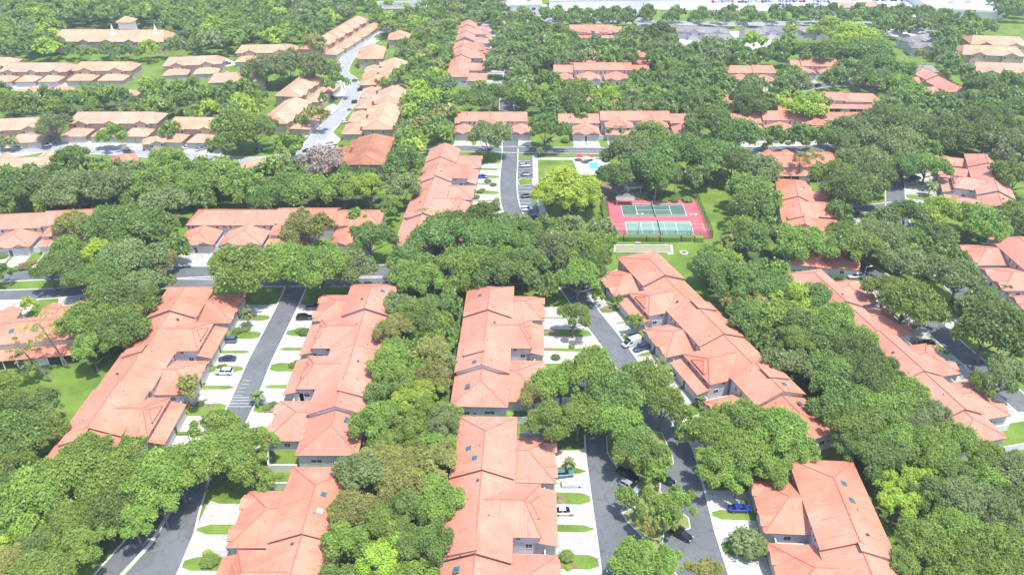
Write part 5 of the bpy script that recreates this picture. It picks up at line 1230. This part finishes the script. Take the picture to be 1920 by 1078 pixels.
# ------------------------------------------------------------ palms, pines, shrubs
PALM_L = leaf_mat("palm_fronds", (.10, .16, .035), (.20, .28, .07), (.36, .40, .14), .25)
def palm_mesh(seed, full=1.0):
    rng = random.Random(seed); m = MB()
    for k in range(int(26 * full)):
        a = k * 2.399 + rng.uniform(-.2, .2); el = rng.uniform(-.5, 1.1); L = rng.uniform(.85, 1.1); prev = None
        for s in range(7):
            t = s / 6; r = L * t * math.cos(el * .8) ; z = L * t * math.sin(el) - .75 * t * t * (1.1 - el * .4); p = Vector((r * math.cos(a), r * math.sin(a), z)); side = Vector((-math.sin(a), math.cos(a), 0)); w = .23 * math.sin(math.pi * min(1, .12 + t * .9)) * (1 if s else .3)
            cur = (p + side * w + Vector((0, 0, -w * .5)), p, p - side * w + Vector((0, 0, -w * .5)))
            if prev:      # split leaflets: leave gaps
                for (i0, i1) in ((0, 1), (1, 2)):
                    A, B, C_, D = prev[i0], prev[i1], cur[i1], cur[i0]; tn = rng.random()
                    m.face([A.lerp(D, .15) if i0 == 0 else A, B, C_, D] if i0 == 0 else [A, B.lerp(C_, .15), C_, D], 0, tint=tn)
            prev = cur
    return m.mesh("fronds", [PALM_L])
PM = [palm_mesh(s) for s in (1, 2, 3)]
def palm(px, py, rpx, base_py, label, i=0):
    """(px, py) crown centre, base_py the foot of the trunk in the picture"""
    x, y = W(px, base_py, 0); d = proj(x, y, 4)[2]; h = max(2.5, min(11, (base_py - py) / F_PX * d / math.cos(PITCH * .9))); r = max(1.6, rpx / F_PX * d)
    root = empty("palm_tree", (x, y, 0), i * 1.3, label, "palm tree", "palms of the estate")
    m = MB(); P = [Vector((0, 0, 0)), Vector((.12, .05, h * .5)), Vector((.05, .1, h - .1))]; m.tube(P[0], P[1], .24, .18, 7, 0, False); m.tube(P[1], P[2], .18, .16, 7, 0, True); m.build("trunk", BARKP, root)
    inst("fronds", PM[i % 3], root, P[2] + Vector((0, 0, .1)), (0, 0, i), (r * 1.15, r * 1.15, r))
for i, a in enumerate(((467, 582, 13, 613, "cabbage palm on the lawn wedge, farther palm along the striped lane's left side"), (486, 735, 15, 757, "bushy palm beside the painted speed table of the lane"),
    (1195, 594, 15, 628, "palm between two driveways of the diagonal terrace, above the white van"), (1236, 672, 14, 698, "palm below the navy car at the diagonal terrace"),
    (1227, 345, 13, 376, "fan palm standing right behind the dark green tennis court"), (1084, 412, 12, 424, "squat palm on the lawn left of the tennis fence"),
    (932, 376, 9, 396, "palm at the kerb of the car park road, below the blue car"), (1012, 280, 10, 294, "palm at the road corner left of the pool rail fence"),
    (1457, 245, 8, 268, "leftmost of the three palms before the palm fronted terrace"), (1489, 245, 8, 270, "middle palm before the palm fronted terrace"), (1515, 243, 8, 268, "rightmost of the three palms before the palm fronted terrace"), (1433, 272, 8, 284, "low palm at the left end of the palm fronted terrace road"),
    (1556, 370, 12, 398, "left palm of the pair at the terrace right of the court"), (1570, 380, 11, 396, "right palm of the pair at the terrace right of the court"), (1832, 482, 13, 496, "palm before the roof of the terrace cut by the right edge"), (1880, 535, 15, 555, "feathery palm under the right edge terrace, between two dark trees"),
    (1727, 310, 12, 322, "palm left of the upper right terrace below the white car"), (1740, 345, 14, 368, "broad leaved banana palm beside the silver car, upper right"), (1140, 245, 7, 262, "left of two palms before the raised middle of the pool terrace"), (1165, 243, 7, 262, "right of two palms before the raised middle of the pool terrace"),
    (1546, 127, 7, 143, "lone palm before the upper right palm terrace"), (1030, 262, 8, 276, "pale palm right of the dark oak beside the avenue corner"), (12, 258, 12, 284, "left pale palm in the bed at the left edge"), (28, 262, 12, 284, "right pale palm in the bed at the left edge"), (1310, 745, 10, 760, "small palm at the near end of the diagonal terrace wall"), (1068, 862, 9, 880, "dry palm like shrub above the teal car"))):
    palm(*a, i=i)
def pine(px, py, rpx, base_py, label, seed, lk='olive'):
    x, y = W(px, base_py - 0, 0) if base_py else W(px, py, 10); d = proj(x, y, 8)[2]; h = 17 if seed < 50 else 12; bx = W(px, py, h)
    # trunk stands on the surveyed foot and reaches the surveyed crown
    fx, fy = W(*base_px[label], 0) if label in base_px else (x, y); d = proj(fx, fy, 8)[2]; h = (base_px[label][1] - py) / F_PX * d / math.cos(PITCH) if label in base_px else h
    root = empty("pine_tree", (fx, fy, 0), 0, label, "pine tree", "tall pines"); r = rpx / F_PX * d; rng = random.Random(seed); nr = np.random.default_rng(seed)
    lean = (px - base_px[label][0]) / F_PX * d; m = MB(); pts = [Vector((lean * t, 0, h * t)) for t in (0, .35, .7, .95)]
    for i in range(3): m.tube(pts[i], pts[i + 1], .32 - .08 * i, .24 - .08 * i, 7, 0, False)
    lob = []
    for k in range(16):
        a = rng.uniform(0, 6.28); t = rng.uniform(.62, .98); rr = r * rng.uniform(.35, .95) * (1.1 - (t - .62)); s = pts[0].lerp(pts[3], t / .95 if t < .95 else 1); e = s + Vector((rr * math.cos(a), rr * math.sin(a), rr * .3)); m.tube(s, e, .07, .03, 4, 0, False); lob.append((e.x, e.y, e.z, r * rng.uniform(.16, .27)))
    m.build("trunk", BARK, root); q, t = leaf_cloud(None, nr, lob, 1500, .20, .2); inst("crown", quads_mesh("crown", q, t, [LEAF[lk]]), root)
base_px = {"tall thin pine before the left edge porches, the right and taller one": (130, 690), "thin leaning pine before the left edge porches, left of the taller one": (96, 715), "gaunt pine rising before the porch block right of the court": (1502, 330), "left forked pine before the porch block right of the court": (1498, 340)}
B_ = list(base_px)
pine(103, 598, 38, 690, B_[0], 5); pine(58, 640, 28, 715, B_[1], 6); pine(1520, 288, 24, 330, B_[2], 7, 'mid'); pine(1490, 296, 22, 340, B_[3], 8)
SH = {}
def shrub(px, py, rpx, lk, label=None, hr=.8, cat="shrub", name="shrub", dense=True):
    d = depth_of(px, py, .6); r = rpx / F_PX * d; x, y = W(px, py, r * hr * .6)
    if (lk, dense) not in SH:
        rng = np.random.default_rng(9); lob = [(0, 0, .45, .55)] + [(.55 * math.cos(a), .55 * math.sin(a), .35, .42) for a in np.linspace(0, 6.28, 8)[:-1]]
        q, t = leaf_cloud(None, rng, lob, 1300, .075, .2); ex = MB()
        for l in lob: blob(ex, l[:3], l[3] * .85, rng, 0, .3)
        SH[(lk, dense)] = quads_mesh("foliage", q, t, [LEAF[lk]], ex)
    o = inst(name, SH[(lk, dense)], None, (x, y, 0), (0, 0, px), (r, r, r * hr * 1.15)); tag(o, label, cat, "garden shrubs"); 
    if not label: SHI.append((o, f"{'small ' if r < 1.1 else ''}{CNAME[lk]} garden shrub", px, py))
    return o
SHI = []
shrub(1063, 1040, 16, 'mid', "large clipped ball shrub beside the lawn at the bottom centre", 1.0)
shrub(1403, 1012, 38, 'gray', "big silvery green bush filling the drive below the blue car", 1.25, cat="bush", name="bush")
shrub(1066, 1062, 8, 'bright', "small clipped ball shrub just below the large one")
for a in ((392, 1048, 20, 'mid'), (388, 1035, 10, 'bright'), (548, 683, 9, 'mid'), (556, 677, 6, 'mid'), (570, 620, 13, 'dark'), (560, 618, 8, 'mid'), (445, 618, 11, 'dark'), (462, 615, 9, 'mid'), (437, 628, 8, 'dark'), (408, 648, 8, 'mid'), (413, 686, 7, 'dark'), (420, 684, 6, 'mid'),
          (500, 762, 9, 'mid'), (512, 756, 8, 'dark'), (520, 765, 7, 'mid'), (326, 800, 5, 'yellow'), (350, 752, 9, 'dark'), (375, 755, 9, 'dark'), (954, 776, 10, 'bright'), (962, 826, 5, 'yellow'), (956, 907, 8, 'yellow'), (948, 905, 6, 'mid'), (1027, 940, 7, 'olive'), (1043, 932, 6, 'dark'), (1060, 878, 12, 'mid'), (1030, 1030, 4, 'mid'), (966, 1046, 6, 'mid'), (956, 1050, 5, 'olive'),
          (1145, 566, 8, 'yellow'), (1153, 570, 6, 'mid'), (1178, 630, 7, 'dark'), (1210, 618, 6, 'mid'), (1255, 710, 6, 'dark'), (1220, 700, 6, 'olive'), (1010, 617, 7, 'olive'), (1015, 655, 6, 'mid'), (1072, 648, 7, 'mid'), (1042, 668, 10, 'dark'), (545, 835, 5, 'mid'), (535, 905, 6, 'olive'), (525, 890, 8, 'mid'),
          (1126, 398, 5, 'mid'), (1127, 408, 5, 'mid'), (1128, 418, 5, 'dark'), (1129, 428, 5, 'mid'), (1131, 437, 5, 'mid'), (1136, 446, 5, 'dark'), (1395, 940, 8, 'mid'), (1885, 965, 8, 'mid'), (1775, 660, 6, 'mid'), (1790, 698, 8, 'mid'), (1855, 755, 8, 'dark'), (1890, 855, 12, 'mid'), (1905, 845, 9, 'dark'), (1480, 255, 7, 'dark'), (1478, 268, 6, 'mid'), (1445, 266, 6, 'mid'), (1510, 262, 8, 'dark'), (1540, 262, 7, 'mid'),
          (1595, 216, 8, 'dark'), (900, 358, 7, 'mid'), (915, 338, 8, 'mid'), (905, 355, 6, 'olive'), (893, 368, 8, 'olive'), (946, 400, 7, 'mid'), (925, 345, 7, 'dark'), (45, 497, 14, 'olive'), (60, 490, 10, 'olive'), (30, 502, 9, 'mid'), (5, 478, 10, 'mid'), (1105, 378, 9, 'dark'), (1112, 385, 7, 'dark'), (1225, 368, 8, 'mid'), (1250, 372, 9, 'mid'), (1290, 372, 12, 'mid'), (1265, 375, 8, 'dark'), (1245, 375, 8, 'mid'),
          (1550, 150, 8, 'mid'), (1570, 152, 8, 'mid'), (1500, 150, 12, 'olive'), (1480, 148, 12, 'olive'), (628, 165, 6, 'mid'), (665, 150, 6, 'dark'), (655, 205, 5, 'olive'), (600, 285, 5, 'olive'), (640, 272, 5, 'dark'), (750, 290, 6, 'mid'), (1735, 790, 9, 'mid'), (1150, 262, 8, 'dark'), (1060, 262, 10, 'dark'), (1270, 268, 8, 'dark')):
    shrub(*a)
def hedge(p0, p1, w, h, lk, label, name="hedge"):
    a, b = Vector(W(*p0)), Vector(W(*p1)); c = (a + b) / 2; L = (b - a).length; d = (b - a).normalized(); rng = np.random.default_rng(int(p0[0])); n_ = max(2, int(L / (w * .55)))
    lob = [((a + d * (L * (k + .5) / n_) - c).x, (a + d * (L * (k + .5) / n_) - c).y, h * .55, w * .55) for k in range(n_)]
    q, t = leaf_cloud(None, rng, lob, int(450 * L / 3), .14, .2); q[:, :, 2] = np.clip(q[:, :, 2] * (h / (w * .95)), 0, h); ex = MB()
    n2 = Vector((-d.y, d.x)) * w * .42; ex.prism([a - c + n2, b - c + n2, b - c - n2, a - c - n2], 0, h * .9, 0)
    o = inst(name, quads_mesh("foliage", q, t, [LEAF[lk]], ex), None, (c.x, c.y, 0)); tag(o, label, "hedge", "hedges along the tennis enclosure")
for p0, p1, lb in (((1169, 451), (1209, 451), "longer clipped hedge block left of the net line below the courts"), ((1212, 451), (1231, 451), "short clipped hedge block just left of the net line below the courts"), ((1237, 451.5), (1273, 451.5), "longest clipped hedge block right of the net line below the courts"), ((1277, 451), (1295, 451), "loose short hedge between the long block and the right end block"), ((1302, 452), (1317, 452), "short square hedge block at the right end below the courts"), ((1151, 450), (1167, 450), "first short hedge block at the left corner of the court enclosure")):
    hedge(p0, p1, 2.6, 1.9, 'mid' if 'long' not in lb else 'dark', lb)
hedge((1129, 385), (1140, 445), 1.4, 1.8, 'mid', "narrow hedge climbing along the left side of the tennis fence")
hedge((1700, 663), (1728, 672), 2.2, 1.6, 'mid', "curved hedge between lawn and roof at the far right terrace")
# beds and lawn patches with their own ground cover; tree beds painted darker as shade
for q in ([(1018, 925), (1050, 928), (1062, 938), (1058, 948), (1030, 942)], [(1058, 1056), (1072, 1052), (1086, 1068), (1070, 1072)], [(1110, 560), (1140, 555), (1165, 566), (1150, 582), (1120, 578)], [(1018, 610), (1040, 612), (1050, 628), (1022, 625)], [(1020, 650), (1040, 648), (1040, 656), (1020, 656)], [(350, 745), (395, 750), (400, 762), (345, 765)], [(488, 755), (530, 748), (545, 765), (500, 775)]):
    sheet("planting_bed", q, .028, MULCH)
for q in ([(870, 780), (960, 780), (962, 792), (872, 793)], [(510, 870), (650, 868), (650, 884), (515, 888)], [(1540, 835), (1580, 830), (1580, 870), (1545, 872)]):
    sheet("dry_lawn", q, .022, DRYG)
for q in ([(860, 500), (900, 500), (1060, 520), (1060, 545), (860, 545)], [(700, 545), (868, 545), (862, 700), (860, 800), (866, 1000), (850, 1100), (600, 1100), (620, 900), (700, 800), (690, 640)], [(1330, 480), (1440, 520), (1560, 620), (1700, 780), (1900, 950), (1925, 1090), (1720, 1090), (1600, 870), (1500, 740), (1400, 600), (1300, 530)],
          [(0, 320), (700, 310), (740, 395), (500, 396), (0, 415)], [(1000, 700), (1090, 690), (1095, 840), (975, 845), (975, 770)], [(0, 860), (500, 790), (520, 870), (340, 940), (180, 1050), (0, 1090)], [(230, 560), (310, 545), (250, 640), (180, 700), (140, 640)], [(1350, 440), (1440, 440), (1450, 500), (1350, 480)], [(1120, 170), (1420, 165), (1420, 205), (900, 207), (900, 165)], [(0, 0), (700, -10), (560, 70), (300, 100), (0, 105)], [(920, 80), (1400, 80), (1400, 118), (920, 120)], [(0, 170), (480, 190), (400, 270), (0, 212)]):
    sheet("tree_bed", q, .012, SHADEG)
for q in ([(1098, 610), (1140, 600), (1160, 618), (1120, 632)],):
    pass

# ------------------------------------------------------------ parked vehicles
def seg(kind, col, tail, nose, label, **k):
    a, b = Vector(W(*tail, .7)), Vector(W(*nose, .7)); c = (a + b) / 2; d = b - a
    return car(kind, col, c.x, c.y, math.degrees(math.atan2(d.y, d.x)), label, **k)
for a in (('suv', 'steel', (444, 637), (413, 638), "blue gray car on the drive, topmost of three outside the long left terrace"), ('sedan', 'navy', (441, 671), (411, 672), "dark blue hatchback on pink pavers, middle of three outside the long left terrace"), ('suv', 'white', (436, 697), (404, 696), "white car, lowest of three outside the long left terrace"),
          ('suv', 'black', (556, 595), (586, 594), "black people carrier on the drive right of the lane"), ('suv', 'gray', (577, 576), (600, 575), "dark gray car nosed against the left centre terrace, above the black one"), ('sedan', 'teal', (421, 538), (434, 522), "pale blue car stopped on the avenue under the oaks"),
          ('suv', 'teal', (1040, 889), (1072, 886), "teal green car on the drive of the bottom centre terrace"), ('sedan', 'white', (1038, 958), (1077, 957), "white saloon on the drive below the covered car"),
          ('pickup', 'black', (1159, 878), (1196, 901), "black pickup angled into the island bays, topmost of the parked row"), ('suv', 'silver', (1162, 901), (1199, 922), "silver car with dark sunroof in the island bays below the pickup"), ('suv', 'white', (1166, 928), (1197, 950), "white car half hidden by the island trees"), ('suv', 'black', (1234, 892), (1259, 904), "black car on the far side of the island under branches"), ('suv', 'black', (1257, 990), (1297, 1011), "long black car parked alone at the tip of the island"),
          ('sedan', 'blue', (1366, 952), (1408, 952), "bright blue car outside the bottom right terrace"), ('van', 'white', (1203, 636), (1164, 650), "white van on the drive of the diagonal terrace"), ('suv', 'navy', (1217, 647), (1188, 656), "navy blue car tucked beside the white van"), ('sedan', 'white', (1245, 709), (1276, 700), "white car near the trees at the diagonal terrace's lower drive"), ('sedan', 'silver', (1108, 539), (1084, 546), "silver car under the oaks at the top of the diagonal terrace road"),
          ('suv', 'black', (1752, 643), (1720, 646), "black car at the far right terrace, on its white drive"), ('suv', 'black', (1806, 574), (1788, 564), "black car in the bays on the right hand road"), ('suv', 'silver', (1812, 590), (1797, 580), "silver car next to the black one on the right hand road"), ('suv', 'black', (1580, 509), (1598, 513), "black car beside the white one right of the diagonal roofs"), ('suv', 'white', (1617, 516), (1590, 519), "white car with dark glass right of the diagonal roofs"), 
          ('sedan', 'black', (1612, 399), (1587, 398), "black saloon on the drive of the terrace right of the court"), ('sedan', 'silver', (1698, 343), (1722, 342), "silver car beside the banana palm, upper right"), ('suv', 'black', (1705, 334), (1727, 333), "black car behind the silver one, upper right"), ('suv', 'white', (1714, 302), (1735, 301), "white car at the top corner of the upper right terrace"),
          ('sedan', 'blue', (914, 331), (893, 331), "bright blue car on the car park terrace drive"), ('suv', 'silver', (973, 311), (994, 310), "silver car in the topmost bay of the car park"), ('sedan', 'gray', (978, 327), (996, 326), "gray car in the second used bay of the car park"), ('suv', 'white', (973, 393), (1002, 391), "white car in the lowest open bay of the car park"), ('sedan', 'black', (978, 368), (998, 366), "black car beside the hatched bays of the car park"), ('sedan', 'navy', (993, 407), (1010, 405), "dark blue car under the tree tip at the car park"),
          ('suv', 'white', (1015, 431), (1032, 428), "white car, upper of three where the car park narrows"), ('suv', 'gray', (1019, 438), (1036, 435), "gray car, middle of three where the car park narrows"), ('sedan', 'black', (1022, 446), (1039, 443), "black car, lowest of three where the car park narrows"),
          ('suv', 'gray', (616, 184), (631, 183), "gray car left of the pale street beside the green verge"), ('suv', 'black', (660, 192), (675, 191), "black car right of the pale street below the hedge"), ('sedan', 'white', (640, 229), (655, 228), "white car on the drive of the fourth street villa"), ('suv', 'green', (555, 256), (568, 255), "green topped truck left of the pale street"), ('sedan', 'black', (568, 283), (587, 282), "black car across the bottom of the pale street"), ('suv', 'white', (614, 271), (627, 269), "white car outside the brown stained villa"), ('suv', 'silver', (606, 278), (621, 276), "silver car outside the brown stained villa near the bare tree"),
          ('suv', 'black', (620, 151), (635, 149), "black car in the shade at the street bend, left one"), ('suv', 'navy', (637, 148), (650, 147), "dark blue car in the shade at the street bend, right one"), ('suv', 'black', (670, 169), (686, 168), "black car right of the street beside the third villa"), ('sedan', 'green', (667, 71), (681, 70), "dark green car near the top of the pale street"), ('sedan', 'black', (645, 87), (657, 85), "black car on the white drive near the top of the pale street"), ('sedan', 'silver', (610, 104), (626, 102), "silver car behind the spreading gray oak, top left street"), ('suv', 'white', (722, 50), (738, 49), "white car in the small lot at the top of the pale street"),
          ('sedan', 'silver', (368, 281), (383, 277), "silver car below the small orange villa"), ('suv', 'silver', (28, 277), (42, 277), "silver car at the left edge villa driveway"), ('sedan', 'white', (346, 277), (358, 274), "white car left of the silver one below the small orange villa"), ('suv', 'gray', (234, 284), (248, 285), "gray car beside the small coral corner"), ('suv', 'white', (80, 273), (94, 271), "white car on the drive of the villa by the pale palms"), ('suv', 'white', (50, 161), (62, 158), "white car on the drive of the leftmost tan villa"), ('suv', 'red', (2, 161), (14, 158), "dark red car cut by the left edge"),
          ('suv', 'black', (1500, 168), (1513, 164), "black car in the small lot upper right, left one"), ('suv', 'white', (1514, 166), (1527, 162), "white car in the small lot upper right, middle one"), ('suv', 'black', (1527, 163), (1540, 158), "black car in the small lot upper right, right one"), ('suv', 'white', (1706, 186), (1722, 185), "white car under branches below the askew terrace"), ('suv', 'steel', (420, 120), (432, 118), "blue gray car on the drive behind the balcony villa"),
          ('sedan', 'gray', (845, 281), (862, 280), "gray car in the shade at the left end of the upper road"), ('suv', 'navy', (480, 284), (496, 282), "dark car under the trees left of the black street car")):
    seg(*a)
# car under a fabric cover
x, y = W(1073, 905, .7); r_ = empty("covered_car", (x, y, .05), 0, "car under a pale fabric cover beside the teal one", "car", "parked vehicles"); b = MB(); secs = []
for (xx, w_, z_) in ((-2.4, .6, .75), (-2.3, .86, 1.0), (-1.6, .95, 1.15), (-1.0, .95, 1.5), (.4, .95, 1.52), (1.2, .95, 1.1), (2.2, .88, .95), (2.45, .6, .7)): secs.append([(xx, -w_, .06), (xx, -w_, z_ * .6), (xx, -w_ * .72, z_), (xx, w_ * .72, z_), (xx, w_, z_ * .6), (xx, w_, .06)])
loft(b, secs); b.build("fabric_cover", COVER, r_)
for sx in (-1, 1):
    for sy in (-1, 1): b = MB(); b.tube((sx * 1.45, sy * .84 - .1, .3), (sx * 1.45, sy * .84 + .1, .3), .3, .3, 12); b.build("wheel", TYRE, r_)
rg2 = random.Random(12); FC = ['white', 'silver', 'black', 'gray', 'blue', 'red', 'white', 'silver']
def car_rows(x0, x1, ys, label, grp, step, dens=.7):
    for yy in ys:
        px = x0
        while px < x1:
            if rg2.random() < dens:
                c = rg2.choice(FC); xw, yw = W(px, yy, .7); k_ = rg2.choice(('suv', 'sedan')); car(k_, c, xw, yw, 90 + rg2.uniform(-3, 3), f"{c} {'tall ' if k_ == 'suv' else 'low '}car {label}", group=f"{c} {k_} cars {grp}", detail=False)
            px += step
car_rows(1336, 1440, (2.2, 3.8), "in the top car park left of the orange fronted store", "distant lot centre", 6.2, .85)
car_rows(1442, 1560, (3, 9, 14), "in the top car park above the oak line", "distant lot right", 6.5, .7)
car_rows(1662, 1700, (24, 34, 46), "in the side lot below the huge white store", "store lot", 6.5, .7)
car_rows(1010, 1040, (6, 16), "in the far lot beside the left white store", "far left lot", 7, .6)
car_rows(1600, 1745, (-2, 1), "in the top car park beside the huge white store", "distant lot far right", 6.0, .7)
# street lamps
for i, (bx, by, lb) in enumerate(((1612, 548, "thin street lamp rising before the white drive right of the diagonal roofs"), (966, 212, "tall pale street lamp on the road above the car park, nearer one"), (962, 140, "tall pale street lamp beyond, farther one on the top road"), (262, 30, "tall pale lamp mast in the far clearing, top left"), (1001, 620, "short lamp hidden beside the centre terrace wall"))[:4]):
    x, y = W(bx, by); r_ = empty("street_lamp", (x, y, 0), 0, lb, "street lamp"); b = MB(); b.tube((0, 0, 0), (0, 0, 9), .12, .08, 8); b.build("pole", POLE, r_); b = MB(); b.tube((0, 0, 9), (1.2, 0, 9.3), .06, .05, 6); b.build("arm", POLE, r_); b = MB(); b.box(.9, 1.7, -.15, .15, 9.25, 9.42); b.build("lamp_head", TRIM, r_)
for o, look, px, py in (): pass
word_labels(TREE_ITEMS); word_labels(SHI)
# ------------------------------------------------------------ air
hz = MB(); hz.box(-1400, 1400, -90, 2300, -1.0, 127.0); hv = hz.build("haze", [])
def hzb(t, out):
    v = N(t, "ShaderNodeVolumePrincipled"); v.inputs['Color'].default_value = (.86, .92, 1, 1); v.inputs['Density'].default_value = .00021; v.inputs['Anisotropy'].default_value = .2; t.links.new(v.outputs[0], out.inputs['Volume'])
hv.data.materials.append(mat("haze_air", hzb)); hv['kind'] = 'stuff'; hv['label'] = "thin pale summer haze over the estate"
